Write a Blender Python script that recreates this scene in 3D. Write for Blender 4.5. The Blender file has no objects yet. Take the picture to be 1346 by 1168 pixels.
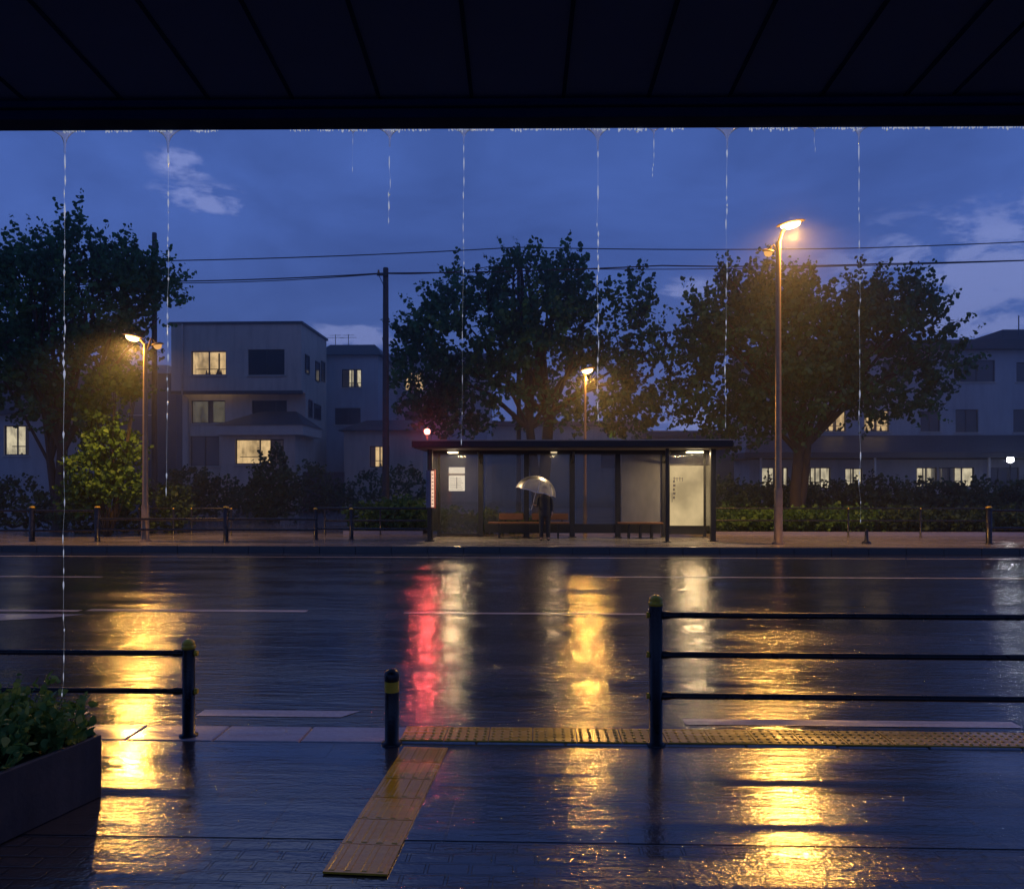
import bpy, bmesh, math, random
import numpy as np
from mathutils import Vector, Matrix, noise
random.seed(7); RNG = np.random.default_rng(7)
sc = bpy.context.scene
COL = sc.collection
PI = math.pi
# ------------------------------------------------------------------ camera
EYE = 1.75; PSI = 0.032
sn, cs = math.sin(PSI), math.cos(PSI)
def W(px, py, Y):
    "world point seen at photo pixel (px,py) on the plane y = Y"
    u = (px - 673) / 1000.0; d = Y / (cs + sn * u)
    return Vector((-sn * d + cs * u * d, Y, EYE - (py - 635) / 1000.0 * d))
def G(px, py, z=0.0):
    "world point of the ground (height z) seen at photo pixel"
    d = (EYE - z) * 1000.0 / (py - 635); u = (px - 673) / 1000.0
    return Vector((-sn * d + cs * u * d, cs * d + sn * u * d, z))
cd = bpy.data.cameras.new('camera'); cam = bpy.data.objects.new('camera', cd); COL.objects.link(cam)
cam.location = (0, 0, EYE); cam.rotation_euler = (PI / 2, 0, PSI)
cd.sensor_width = 36; cd.lens = 36 * 1000 / 1346.0; cd.shift_y = 51 / 1346.0
cd.clip_start = 0.05; cd.clip_end = 2000
sc.camera = cam
# ------------------------------------------------------------------ materials
def srgb(r, g, b):
    f = lambda c: ((c / 255) / 12.92 if c / 255 <= .04045 else (((c / 255) + .055) / 1.055) ** 2.4)
    return (f(r), f(g), f(b), 1)
def new_mat(name):
    m = bpy.data.materials.new(name); m.use_nodes = True
    nt = m.node_tree; nt.nodes.clear()
    out = nt.nodes.new('ShaderNodeOutputMaterial')
    return m, nt, out
def N(nt, t, **kw):
    n = nt.nodes.new('ShaderNode' + t)
    for k, v in kw.items():
        if k in n.inputs: n.inputs[k].default_value = v
        else: setattr(n, k, v)
    return n
def pos(nt, scale=(1, 1, 1), rot=(0, 0, 0), src='g'):
    if src == 'g': c = N(nt, 'NewGeometry').outputs['Position']
    else: c = N(nt, 'TexCoord').outputs['Object']
    mp = N(nt, 'Mapping'); nt.links.new(c, mp.inputs[0])
    mp.inputs['Scale'].default_value = scale; mp.inputs['Rotation'].default_value = rot
    return mp.outputs[0]
def noise_n(nt, vec, scale, detail=4, rough=.55, dist=0):
    n = N(nt, 'TexNoise'); nt.links.new(vec, n.inputs['Vector'])
    n.inputs['Scale'].default_value = scale; n.inputs['Detail'].default_value = detail
    n.inputs['Roughness'].default_value = rough; n.inputs['Distortion'].default_value = dist
    return n.outputs['Fac']
def ramp(nt, fac, stops):
    r = N(nt, 'ValToRGB'); nt.links.new(fac, r.inputs[0])
    el = r.color_ramp.elements
    while len(el) < len(stops): el.new(.5)
    for e, (p, c) in zip(el, stops):
        e.position = p; e.color = c if len(c) == 4 else (*c, 1)
    return r.outputs[0]
def rng(nt, fac, a, b, c, d):
    m = N(nt, 'MapRange'); nt.links.new(fac, m.inputs[0])
    for i, v in enumerate((a, b, c, d)): m.inputs[i + 1].default_value = v
    return m.outputs[0]
def math_n(nt, op, a, b=None):
    m = N(nt, 'Math', operation=op)
    for i, v in enumerate((a, b)):
        if v is None: continue
        if isinstance(v, (int, float)): m.inputs[i].default_value = v
        else: nt.links.new(v, m.inputs[i])
    return m.outputs[0]
def bump(nt, h, strength, dist, normal=None):
    b = N(nt, 'Bump'); nt.links.new(h, b.inputs['Height'])
    b.inputs['Strength'].default_value = strength; b.inputs['Distance'].default_value = dist
    if normal is not None: nt.links.new(normal, b.inputs['Normal'])
    return b.outputs[0]
def mat(name, c1, c2=None, rough=.5, r2=None, scale=3, metal=0, bump_s=0, bump_scale=40, stretch=(1, 1, 1), streaks=0, src='g', spec=.5):
    m, nt, out = new_mat(name)
    p = N(nt, 'BsdfPrincipled'); nt.links.new(p.outputs[0], out.inputs[0])
    v = pos(nt, stretch, src=src); f = noise_n(nt, v, scale, 6, .6)
    c2 = c2 or tuple(x * .7 for x in c1[:3])
    col = ramp(nt, f, [(.3, c1), (.7, c2)])
    if streaks:
        v2 = pos(nt, (3.5, 3.5, .45)); s = noise_n(nt, v2, 1.0, 5, .6)
        mx = N(nt, 'MixRGB', blend_type='MULTIPLY'); nt.links.new(rng(nt, s, .45, .7, 0, streaks), mx.inputs[0])
        nt.links.new(col, mx.inputs[1]); mx.inputs[2].default_value = (.25, .25, .27, 1); col = mx.outputs[0]
    nt.links.new(col, p.inputs['Base Color'])
    nt.links.new(rng(nt, f, .3, .7, rough, r2 if r2 is not None else rough * .8), p.inputs['Roughness'])
    p.inputs['Metallic'].default_value = metal; p.inputs['Specular IOR Level'].default_value = spec
    if bump_s:
        nt.links.new(bump(nt, noise_n(nt, pos(nt, src=src), bump_scale, 4), bump_s, .01), p.inputs['Normal'])
    return m
def emit(name, col, strength, vary=0, scale=2.0):
    m, nt, out = new_mat(name)
    e = N(nt, 'Emission'); nt.links.new(e.outputs[0], out.inputs[0]); e.inputs['Strength'].default_value = strength
    if vary:
        f = noise_n(nt, pos(nt), scale, 3)
        nt.links.new(ramp(nt, f, [(.35, tuple(c * (1 - vary) for c in col[:3])), (.65, col)]), e.inputs['Color'])
    else: e.inputs['Color'].default_value = (*col[:3], 1)
    return m
def wet(name, base1, base2, r_lo, r_hi, fine=(70, .2), rip=(5, .3), patch=.35, joints=None, spec=.5, ior=1.45, drops=42, coat=.5):
    "rain-wet ground: dark base, water film with standing patches, ripples and drop dimples"
    m, nt, out = new_mat(name)
    p = N(nt, 'BsdfPrincipled'); nt.links.new(p.outputs[0], out.inputs[0])
    v = pos(nt)
    grain = noise_n(nt, v, 30, 6, .7); big = noise_n(nt, pos(nt, (.35, 1, 1)), .9, 4, .6, .6)
    mid = noise_n(nt, pos(nt, (.22, 1, 1)), patch * 4, 6, .62, .25)
    col = ramp(nt, math_n(nt, 'ADD', math_n(nt, 'MULTIPLY', grain, .5), math_n(nt, 'MULTIPLY', big, .5)), [(.35, base1), (.65, base2)])
    wetf = rng(nt, mid, .38, .62, 0, 1)      # 0 standing water, 1 rough film
    rg = math_n(nt, 'ADD', math_n(nt, 'MULTIPLY', wetf, r_hi - r_lo), r_lo)
    h1 = noise_n(nt, v, fine[0], 3, .66); h2 = noise_n(nt, pos(nt, (.18, 1, 1)), rip[0], 4, .62, .15)
    b2 = bump(nt, math_n(nt, 'MULTIPLY', h2, math_n(nt, 'ADD', math_n(nt, 'MULTIPLY', wetf, .65), .35)), 1, rip[1] * .01)   # wind-drawn ripples along the street
    hf = math_n(nt, 'MULTIPLY', h1, math_n(nt, 'ADD', math_n(nt, 'MULTIPLY', wetf, .75), .25))
    base_n = bump(nt, hf, 1, fine[1] * .004, b2)
    nrm = bump(nt, hf, 1, fine[1] * .01, b2)
    vo = N(nt, 'TexVoronoi'); nt.links.new(v, vo.inputs['Vector']); vo.inputs['Scale'].default_value = drops
    dm = math_n(nt, 'MULTIPLY', rng(nt, vo.outputs['Distance'], 0, .32, 1, 0), rng(nt, noise_n(nt, v, drops * .4, 1), .5, .62, 0, 1))
    nrm = bump(nt, dm, 1, .0024, nrm)
    if joints:
        w, hgt, mort, depth = joints
        br = N(nt, 'TexBrick'); nt.links.new(v, br.inputs['Vector'])
        br.inputs['Scale'].default_value = 1; br.inputs['Brick Width'].default_value = w; br.inputs['Row Height'].default_value = hgt
        br.inputs['Mortar Size'].default_value = mort; br.inputs['Mortar Smooth'].default_value = .3
        br.inputs['Color1'].default_value = (1, 1, 1, 1); br.inputs['Color2'].default_value = (.8, .8, .8, 1); br.inputs['Mortar'].default_value = (.25, .25, .25, 1)
        mx = N(nt, 'MixRGB', blend_type='MULTIPLY'); mx.inputs[0].default_value = .8
        nt.links.new(col, mx.inputs[1]); nt.links.new(br.outputs['Color'], mx.inputs[2]); col = mx.outputs[0]
        inv = math_n(nt, 'SUBTRACT', 1.0, br.outputs['Fac'])
        nrm = bump(nt, inv, 1, depth, nrm); base_n = bump(nt, inv, 1, depth, base_n)
    nt.links.new(col, p.inputs['Base Color']); nt.links.new(rg, p.inputs['Roughness']); nt.links.new(base_n, p.inputs['Normal'])
    p.inputs['Coat Weight'].default_value = coat; p.inputs['Coat Roughness'].default_value = .05; p.inputs['Coat IOR'].default_value = 1.4
    nt.links.new(nrm, p.inputs['Coat Normal'])
    p.inputs['IOR'].default_value = ior; p.inputs['Specular IOR Level'].default_value = spec
    return m
M = {}
M['road'] = wet('wet_asphalt', (.012, .014, .020), (.028, .031, .039), .09, .17, (36, .50), (16, 1.5), .30, spec=.6, ior=1.6, coat=.45)
M['pave'] = wet('wet_paving', (.028, .031, .040), (.056, .058, .068), .07, .15, (36, .50), (17, .42), .40, joints=(.9, .6, .006, .001), spec=.55, ior=1.75)
M['brick_pave'] = wet('wet_block_paving', (.024, .025, .031), (.062, .062, .068), .09, .19, (28, .95), (14, .45), .6, joints=(.2, .1, .010, .006), spec=.55, ior=1.7)
M['far_pave'] = wet('wet_far_paving', (.27, .25, .23), (.42, .38, .34), .14, .36, (40, .3), (3, .5), .5, joints=(.6, .6, .01, .003))
M['forecourt'] = wet('wet_forecourt', (.14, .15, .18), (.22, .23, .26), .06, .26, (30, .3), (2, .8), .4)
M['kerb'] = wet('wet_kerb_stone', (.30, .30, .34), (.46, .45, .5), .12, .32, (45, .2), (6, .4), .8)
M['far_kerb'] = wet('far_kerb_stone', (.075, .07, .065), (.12, .11, .10), .5, .7, (45, .2), (6, .4), .8, spec=.3)
M['puddle'] = wet('standing_water', (.006, .006, .008), (.012, .012, .014), .02, .05, (8, .03), (3, .3), .4)
M['line'] = wet('worn_white_paint', (.32, .32, .34), (.62, .62, .64), .12, .35, (60, .3), (6, .3), .8)
M['tactile'] = wet('yellow_tactile', (.55, .30, .012), (.76, .46, .02), .16, .32, (60, .15), (10, .3), 1.0)
M['ground'] = mat('dark_ground', (.03, .035, .03), (.05, .05, .045), .6)
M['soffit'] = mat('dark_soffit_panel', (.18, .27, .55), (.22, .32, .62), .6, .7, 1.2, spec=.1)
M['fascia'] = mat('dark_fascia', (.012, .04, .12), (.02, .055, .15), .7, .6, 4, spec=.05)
M['black_metal'] = mat('wet_black_metal', (.012, .014, .018), (.03, .032, .036), .22, .38, 8, .3, .15, 60)
M['yellow_cap'] = mat('yellow_paint', (.85, .58, .05), (.65, .42, .03), .25, .35, 20, 0, .1, 60)
M['grey_metal'] = mat('weathered_lamp_metal', (.34, .25, .14), (.25, .18, .10), .35, .5, 6, .3)
M['pole'] = mat('concrete_pole', (.05, .045, .05), (.03, .03, .034), .5, .65, 4)
M['shelter'] = mat('bronze_black_frame', (.014, .014, .016), (.024, .023, .023), .3, .42, 3, .4)
M['roofpanel'] = mat('shelter_roof_sheet', (.6, .48, .34), (.45, .36, .25), .25, .4, 2, .3)
M['under'] = mat('shelter_ceiling', (.12, .10, .085), (.08, .07, .06), .5, .6, 2)
M['wood'] = mat('orange_bench_wood', (.17, .07, .02), (.11, .045, .013), .35, .5, 6, 0, .1, 30, (1, 8, 8))
M['wire'] = mat('cable', (.008, .008, .01), None, .5)
M['planter'] = mat('planter_steel', (.05, .052, .06), (.09, .088, .095), .4, .6, 5, .2, .2, 30, streaks=.6)
M['soil'] = mat('soil', (.02, .014, .01), (.035, .025, .018), .9, bump_s=1)
M['stuccoA'] = mat('grey_beige_render', (.62, .54, .46), (.50, .44, .38), .8, .9, .5, streaks=.28, bump_s=.2)
M['stuccoB'] = mat('blue_grey_render', (.48, .49, .52), (.39, .40, .44), .8, .9, .5, streaks=.22)
M['stuccoC'] = mat('pale_render', (.46, .45, .45), (.36, .36, .37), .8, .9, .5, streaks=.22)
M['dark_wall'] = mat('dark_wall', (.07, .075, .09), (.05, .055, .07), .8, .9, .8)
M['roof'] = mat('slate_roof', (.035, .038, .05), (.055, .058, .07), .45, .6, 4, bump_s=.5, bump_scale=12)
M['trim'] = mat('pale_trim', (.6, .56, .5), (.5, .46, .42), .6)
M['frame'] = mat('dark_window_frame', (.03, .03, .035), None, .4)
M['curtain'] = mat('curtain_cloth', (.5, .42, .3), (.4, .33, .24), .9, stretch=(12, 12, .3))
M['dark_item'] = mat('dark_household_item', (.04, .035, .03), None, .6)
M['coat'] = mat('dark_coat', (.016, .017, .024), (.028, .028, .035), .7, .85, 9)
M['trousers'] = mat('dark_trousers', (.012, .013, .018), (.02, .02, .026), .8)
M['shoe'] = mat('shoe_leather', (.012, .01, .01), None, .3)
M['skin'] = mat('skin', (.42, .27, .19), (.36, .22, .16), .5)
M['hair'] = mat('black_hair', (.01, .009, .009), None, .45)
M['bark'] = mat('bark', (.055, .042, .032), (.03, .024, .02), .7, .85, 5, bump_s=.8, bump_scale=14, stretch=(1, 1, .25))
M['paper'] = mat('white_print', (.75, .72, .66), (.66, .63, .58), .6)
M['ink'] = mat('dark_ink', (.05, .05, .06), None, .6)
M['red_ink'] = mat('red_print', (.5, .06, .04), None, .6)
M['board'] = mat('blue_grey_board', (.14, .15, .22), (.1, .11, .17), .4)
def leaf_mat(name, dark, mid, bright, trans=.35):
    m, nt, out = new_mat(name)
    f = noise_n(nt, pos(nt), 1.1, 3); f2 = noise_n(nt, pos(nt), 9, 2)
    col = ramp(nt, math_n(nt, 'ADD', math_n(nt, 'MULTIPLY', f, .6), math_n(nt, 'MULTIPLY', f2, .4)), [(.38, dark), (.5, mid), (.63, bright)])
    p = N(nt, 'BsdfPrincipled'); nt.links.new(col, p.inputs['Base Color']); p.inputs['Roughness'].default_value = .62
    t = N(nt, 'BsdfTranslucent'); nt.links.new(col, t.inputs['Color'])
    mx = N(nt, 'MixShader'); mx.inputs[0].default_value = trans
    nt.links.new(p.outputs[0], mx.inputs[1]); nt.links.new(t.outputs[0], mx.inputs[2]); nt.links.new(mx.outputs[0], out.inputs[0])
    return m
M['leaf'] = leaf_mat('tree_leaves', (.012, .075, .038), (.028, .14, .055), (.06, .22, .075))
M['leaf_lit'] = leaf_mat('lit_yellow_green_leaves', (.035, .10, .018), (.075, .18, .03), (.14, .27, .045))  # lit copy of the bush leaves, lamplight put into the colour
M['leaf_b'] = leaf_mat('bush_leaves', (.018, .05, .022), (.04, .09, .032), (.08, .14, .045))
def glass_mat(name, tint, rough, milk, refl_ior=1.5, dirt=True):
    m, nt, out = new_mat(name)
    tr = N(nt, 'BsdfTransparent'); tr.inputs[0].default_value = (*tint, 1)
    gl = N(nt, 'BsdfGlossy'); gl.inputs['Roughness'].default_value = rough
    df = N(nt, 'BsdfTranslucent'); df.inputs[0].default_value = (.8, .8, .78, 1)
    dd = N(nt, 'BsdfDiffuse'); dd.inputs[0].default_value = (.7, .7, .68, 1)
    ad = N(nt, 'MixShader'); ad.inputs[0].default_value = .5; nt.links.new(df.outputs[0], ad.inputs[1]); nt.links.new(dd.outputs[0], ad.inputs[2])
    m1 = N(nt, 'MixShader'); nt.links.new(tr.outputs[0], m1.inputs[1]); nt.links.new(ad.outputs[0], m1.inputs[2])
    f = noise_n(nt, pos(nt, (1.4, 1.4, .6)), 1.3, 4, .55)
    nt.links.new(rng(nt, f, .3, .7, milk * .75, milk * 1.25), m1.inputs[0])
    fr = N(nt, 'Fresnel'); fr.inputs[0].default_value = refl_ior
    m2 = N(nt, 'MixShader'); nt.links.new(fr.outputs[0], m2.inputs[0]); nt.links.new(m1.outputs[0], m2.inputs[1]); nt.links.new(gl.outputs[0], m2.inputs[2])
    nt.links.new(m2.outputs[0], out.inputs[0]); return m
M['glass'] = glass_mat('misted_glass', (.82, .81, .78), .05, .045)
M['milk_glass'] = glass_mat('frosted_glass', (.8, .76, .66), .2, .34)
M['win_glass'] = glass_mat('window_glass', (.9, .9, .88), .03, .02)
M['dark_glass'] = mat('dark_window_glass', (.02, .025, .035), (.03, .035, .05), .08, .14, 1.5, 0, spec=.8)
M['umb'] = glass_mat('clear_vinyl', (.88, .9, .94), .4, .42, 1.15)
def glowing_water_mat():
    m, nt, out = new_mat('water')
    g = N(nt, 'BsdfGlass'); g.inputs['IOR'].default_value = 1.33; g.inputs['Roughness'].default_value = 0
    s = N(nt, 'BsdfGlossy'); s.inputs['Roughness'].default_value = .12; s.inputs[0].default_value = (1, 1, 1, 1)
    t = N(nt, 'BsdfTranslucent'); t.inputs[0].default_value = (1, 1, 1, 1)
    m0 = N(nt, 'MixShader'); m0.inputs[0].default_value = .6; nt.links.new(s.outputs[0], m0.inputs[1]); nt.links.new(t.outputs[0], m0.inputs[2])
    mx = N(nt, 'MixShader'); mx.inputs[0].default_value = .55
    e = N(nt, 'Emission'); e.inputs[0].default_value = (.72, .82, 1, 1); e.inputs[1].default_value = .34  # emission added to the water so the drops look bright
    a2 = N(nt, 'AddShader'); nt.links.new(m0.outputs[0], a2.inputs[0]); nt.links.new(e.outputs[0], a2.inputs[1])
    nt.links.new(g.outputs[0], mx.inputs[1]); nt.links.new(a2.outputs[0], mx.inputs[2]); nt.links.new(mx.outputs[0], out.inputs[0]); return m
M['water'] = glowing_water_mat()
M['glowing_water_film'] = M['water'].copy()
for nd in M['glowing_water_film'].node_tree.nodes:
    if nd.type == 'EMISSION': nd.inputs[1].default_value = .12  # the film keeps a weaker added glow
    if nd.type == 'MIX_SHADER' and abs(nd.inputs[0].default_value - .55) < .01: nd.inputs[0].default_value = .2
WARM = (1.0, .47, .085)
M['bulb'] = emit('sodium_lamp_glass', (1, .66, .28), 14)
M['bulb_dim'] = emit('dim_lamp_glass', (1, .5, .16), .8)
M['bulb_red'] = emit('red_lamp_glass', (1, .16, .10), 30)
M['bulb_core'] = emit('red_lamp_core', (1, .36, .26), 4.5)
M['bulb_white'] = emit('white_lamp_glass', (.95, .95, 1), 16)
M['tube_light'] = emit('tube_light_glass', (1, .8, .5), 9)
M['tube_added'] = emit('added_tube_glass', (1, .75, .45), .8)
M['lightbox'] = emit('lit_poster', (1, .74, .38), .62, .45, .9)
M['strip_box'] = emit('lit_timetable', (1, .62, .42), 1.1, .2, 3)
def room(name, c, s):
    m, nt, out = new_mat(name)
    e = N(nt, 'Emission'); e.inputs[1].default_value = s
    f = noise_n(nt, pos(nt), 1.6, 2); f2 = noise_n(nt, pos(nt, (1, 1, .3)), 4, 2)
    col = ramp(nt, math_n(nt, 'ADD', math_n(nt, 'MULTIPLY', f, .6), math_n(nt, 'MULTIPLY', f2, .4)),
               [(.36, tuple(x * .3 for x in c)), (.5, tuple(x * .7 for x in c)), (.62, c)])
    nt.links.new(col, e.inputs[0]); nt.links.new(e.outputs[0], out.inputs[0]); return m
M['room_warm'] = room('warm_room', (1, .68, .33), .95)
M['room_dim'] = room('dim_room', (.75, .68, .5), .16)
M['room_pale'] = room('pale_room', (.95, .82, .55), .9)
# ------------------------------------------------------------------ mesh helpers
class MB:
    def __init__(s): s.v = []; s.f = []; s.mi = []; s.sm = []; s.cur = 0
    def add(s, vs, fs, smooth=False):
        o = len(s.v); s.v += [tuple(v) for v in vs]
        for f in fs: s.f.append([i + o for i in f]); s.mi.append(s.cur); s.sm.append(smooth)
        return s
    def box(s, x0, x1, y0, y1, z0, z1, mtx=None):
        vs = [Vector((x, y, z)) for x in (x0, x1) for y in (y0, y1) for z in (z0, z1)]
        if mtx: vs = [mtx @ v for v in vs]
        return s.add(vs, [(0, 1, 3, 2), (4, 6, 7, 5), (0, 4, 5, 1), (2, 3, 7, 6), (0, 2, 6, 4), (1, 5, 7, 3)])
    def tube(s, pts, r, n=10, cap=True):
        pts = [Vector(p) for p in pts]; k = len(pts); rs = r if isinstance(r, (list, tuple)) else [r] * k
        vs = []; up = None
        for i, p in enumerate(pts):
            t = (pts[min(i + 1, k - 1)] - pts[max(i - 1, 0)]).normalized()
            if up is None: up = Vector((0, 0, 1)) if abs(t.z) < .9 else Vector((1, 0, 0))
            a = t.cross(up).normalized(); b = a.cross(t).normalized(); up = b
            for j in range(n):
                an = 2 * PI * j / n; vs.append(p + (a * math.cos(an) + b * math.sin(an)) * rs[i])
        fs = [(i * n + j, i * n + (j + 1) % n, (i + 1) * n + (j + 1) % n, (i + 1) * n + j) for i in range(k - 1) for j in range(n)]
        s.add(vs, fs, True)
        if cap: s.add(vs, [tuple(range(n))[::-1], tuple(range((k - 1) * n, k * n))])
        return s
    def lathe(s, prof, c=(0, 0, 0), n=16, sx=1, sy=1, mtx=None):
        vs = []
        for r, z in prof:
            for j in range(n):
                an = 2 * PI * j / n; v = Vector((r * math.cos(an) * sx, r * math.sin(an) * sy, z))
                if mtx: v = mtx @ v
                vs.append(v + Vector(c))
        fs = [(i * n + j, i * n + (j + 1) % n, (i + 1) * n + (j + 1) % n, (i + 1) * n + j) for i in range(len(prof) - 1) for j in range(n)]
        s.add(vs, fs, True)
        if prof[0][0] > 1e-4: s.add(vs[:n], [tuple(range(n))[::-1]])
        if prof[-1][0] > 1e-4: s.add(vs[-n:], [tuple(range(n))])
        return s
    def quad(s, a, b, c, d): return s.add([a, b, c, d], [(0, 1, 2, 3)])
    def build(s, name, mats, parent=None, bevel=0, seg=2):
        me = bpy.data.meshes.new(name); me.from_pydata(s.v, [], s.f)
        for m in (mats if isinstance(mats, list) else [mats]): me.materials.append(m)
        me.polygons.foreach_set('material_index', s.mi); me.polygons.foreach_set('use_smooth', s.sm); me.update()
        o = bpy.data.objects.new(name, me); COL.objects.link(o)
        if parent is not None:
            o.parent = parent; o.location = -root_loc(parent)
        if bevel:
            b = o.modifiers.new('bevel', 'BEVEL'); b.width = bevel; b.segments = seg; b.limit_method = 'ANGLE'; b.harden_normals = False
        return o
def root_loc(p):
    "world location of a parent (all parents are unrotated when parts are built)"
    v = Vector((0, 0, 0))
    while p is not None: v += p.location; p = p.parent
    return v
def tag(o, label=None, cat=None, group=None, kind=None):
    if label: o['label'] = label
    if cat: o['category'] = cat
    if group: o['group'] = group
    if kind: o['kind'] = kind
    return o
def thing(name, loc, label, cat, group=None):
    o = bpy.data.objects.new(name, None); COL.objects.link(o); o.location = loc; o.empty_display_size = .2
    return tag(o, label, cat, group)
def dup(root, loc, label, group=None):
    r = root.copy(); COL.objects.link(r); r.location = loc; r['label'] = label
    if group: r['group'] = group
    def rec(a, b):
        for ch in list(a.children):
            if ch.get('_skip'): continue
            c = ch.copy(); COL.objects.link(c); c.parent = b; rec(ch, c)
    rec(root, r); return r
def struct(name, mb, m, label=None):
    o = mb.build(name, m); o['kind'] = 'structure'
    if label: o['label'] = label
    return o
# ------------------------------------------------------------------ the ground
KN = 5.42      # near kerb edge (world y)
KF = 20.9      # far kerb edge
RZ = -.17
XA, XB = -160, 160
def sheet(x0, x1, y0, y1, z, nx=1, ny=1):
    return MB().quad((x0, y0, z), (x1, y0, z), (x1, y1, z), (x0, y1, z))
struct('ground', sheet(-900, 900, -40, 1200, -.4), M['ground'])
struct('road', sheet(XA, XB, KN, KF, RZ), M['road'])
struct('near_pavement', MB().box(XA, XB, 3.72, 5.09, -.35, 0), M['pave'])
struct('near_block_paving', MB().box(XA, XB, -6, 3.715, -.35, -.003), M['brick_pave'])
struct('far_pavement', MB().box(XA, XB, KF + .2, 26.6, -.35, 0), M['far_pave'])
def rise(x, y):
    q = max(0, min(1, (y - 27) / 7)); k = max(0, min(1, (-2.2 - x) / 1.5)); return -.004 + .55 * q * q * (3 - 2 * q) * k * k * (3 - 2 * k)
gx = [XA, -60, -40] + list(np.linspace(-30, 2, 65)) + [40, XB]; gy = [26.605] + list(np.linspace(27, 34.5, 16)) + [120]
mb = MB(); mb.add([(x, y, rise(x, y)) for y in gy for x in gx], [(j * len(gx) + i, j * len(gx) + i + 1, (j + 1) * len(gx) + i + 1, (j + 1) * len(gx) + i) for j in range(len(gy) - 1) for i in range(len(gx) - 1)], True)
struct('forecourt', mb, M['forecourt'])
# kerbs, individual stones in one strip
def kerb_row(name, y0, y1, z1, x0, x1, L, gap=.008):
    mb = MB(); x = x0
    while x < x1:
        dz = random.uniform(-.003, .003); mb.box(x, min(x + L - gap, x1), y0 + random.uniform(-.002, .002), y1, -.35, z1 + dz); x += L
    o = struct(name, mb, M['far_kerb' if name == 'far_kerb' else 'kerb'])
    b = o.modifiers.new('bevel', 'BEVEL'); b.width = .012; b.segments = 2; b.limit_method = 'ANGLE'; return o
kerb_row('far_kerb', KF, KF + .195, .012, -60, 60, 1.0)
X_T = W(528, 970, 5.2).x           # where the yellow strip begins
kerb_row('near_kerb', 5.10, KN, .006, -40, 40, .6)
# raised back edging of the far pavement (planting bed kerb)
mb = MB(); xa = W(940, 700, 26.3).x
mb.box(xa, 60, 26.2, 26.35, -.1, .1); struct('bed_edging', mb, M['kerb'])
mb = MB(); mb.box(W(452, 700, 26.3).x, W(556, 700, 26.3).x, 26.2, 26.35, -.1, .1); struct('bed_edging', mb, M['kerb'])
mb = MB(); mb.box(xa + .02, 60, 26.36, 33.5, -.1, .05); struct('planting_bed', mb, M['soil'])
mb = MB(); mb.box(W(452, 700, 26.3).x + .02, W(556, 700, 26.3).x, 26.36, 31, -.1, .05); struct('planting_bed', mb, M['soil'])
# tactile paving
def tact_blocks(mb, o, ax, n, w=.3, L=.3, kind='bar'):
    ay = Vector((-ax.y, ax.x, 0))
    for i in range(n):
        c = o + ax * (L * i)
        mt = Matrix.Translation(c) @ Matrix(((ax.x, ay.x, 0, 0), (ax.y, ay.y, 0, 0), (0, 0, 1, 0), (0, 0, 0, 1)))
        dz = random.uniform(-.001, .001)
        mb.box(.003, L - .003, .003 - w / 2, w / 2 - .003, .001, .010 + dz, mt)
        if kind == 'bar':
            for k in range(4):
                y = -w / 2 + w * (k + .5) / 4
                vs = [(.012, y - .018, .010), (L - .012, y - .018, .010), (L - .012, y + .018, .010), (.012, y + .018, .010),
                      (.02, y - .010, .0125), (L - .02, y - .010, .0125), (L - .02, y + .010, .0125), (.02, y + .010, .0125)]
                mb.add([mt @ Vector(v) for v in vs], [(4, 5, 6, 7), (0, 1, 5, 4), (1, 2, 6, 5), (2, 3, 7, 6), (3, 0, 4, 7)])
        else:
            for a in range(5):
                for b in range(5):
                    q = Vector(((a + .5) * L / 5, -w / 2 + (b + .5) * w / 5, .0105))
                    mb.lathe([(.014, 0), (.012, .003), (.008, .005), (0, .0052)], mt @ q, 8)
mb = MB(); a = G(466, 1150); b = G(560, 983); ax = (b - a); ln = ax.length; ax.normalize()
tact_blocks(mb, a, ax, 6, L=ln / 6)
struct('tactile_strip', mb, M['tactile'])
mb = MB(); tact_blocks(mb, Vector((X_T, 5.26, .008)), Vector((1, 0, 0)), 24, w=.29, kind='dot')
mb.box(X_T + 7.2, 40, 5.12, 5.40, .002, .02)
struct('tactile_strip', mb, M['tactile'])
# painted markings on the road
def gz(px, py): return G(px, py, RZ + .004)
mb = MB()
def stripe(pxa, pxb, py, w, slant=0):
    a = gz(pxa, py); b = gz(pxb, py); y = (a.y + b.y) / 2; n = max(2, int((b.x - a.x) / .4))
    xs = np.linspace(a.x, b.x, n)
    for i in range(n - 1):
        mb.quad((xs[i], y - w / 2, RZ + .004), (xs[i + 1], y - w / 2, RZ + .004), (xs[i + 1] + (slant if i == n - 2 else 0), y + w / 2, RZ + .004), (xs[i], y + w / 2, RZ + .004))
stripe(-700, 118, 935, .17); stripe(262, 452, 937, .17, .12)
stripe(900, 1333, 950, .15); stripe(1480, 2100, 952, .15)
stripe(-400, 110, 801, .15); stripe(114, 405, 802, .18); stripe(530, 868, 806, .12)
stripe(-300, 138, 757, .13); stripe(780, 1900, 760, .15); stripe(-900, 1900, 732, .12)
struct('road_marking', mb, M['line'])
mb = MB(); a = gz(-40, 806); b = gz(-40, 817); c = gz(60, 812); d = gz(112, 807)
mb.add([a, b, c, d], [(0, 1, 2, 3)]); struct('road_marking', mb, M['line'])
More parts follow.
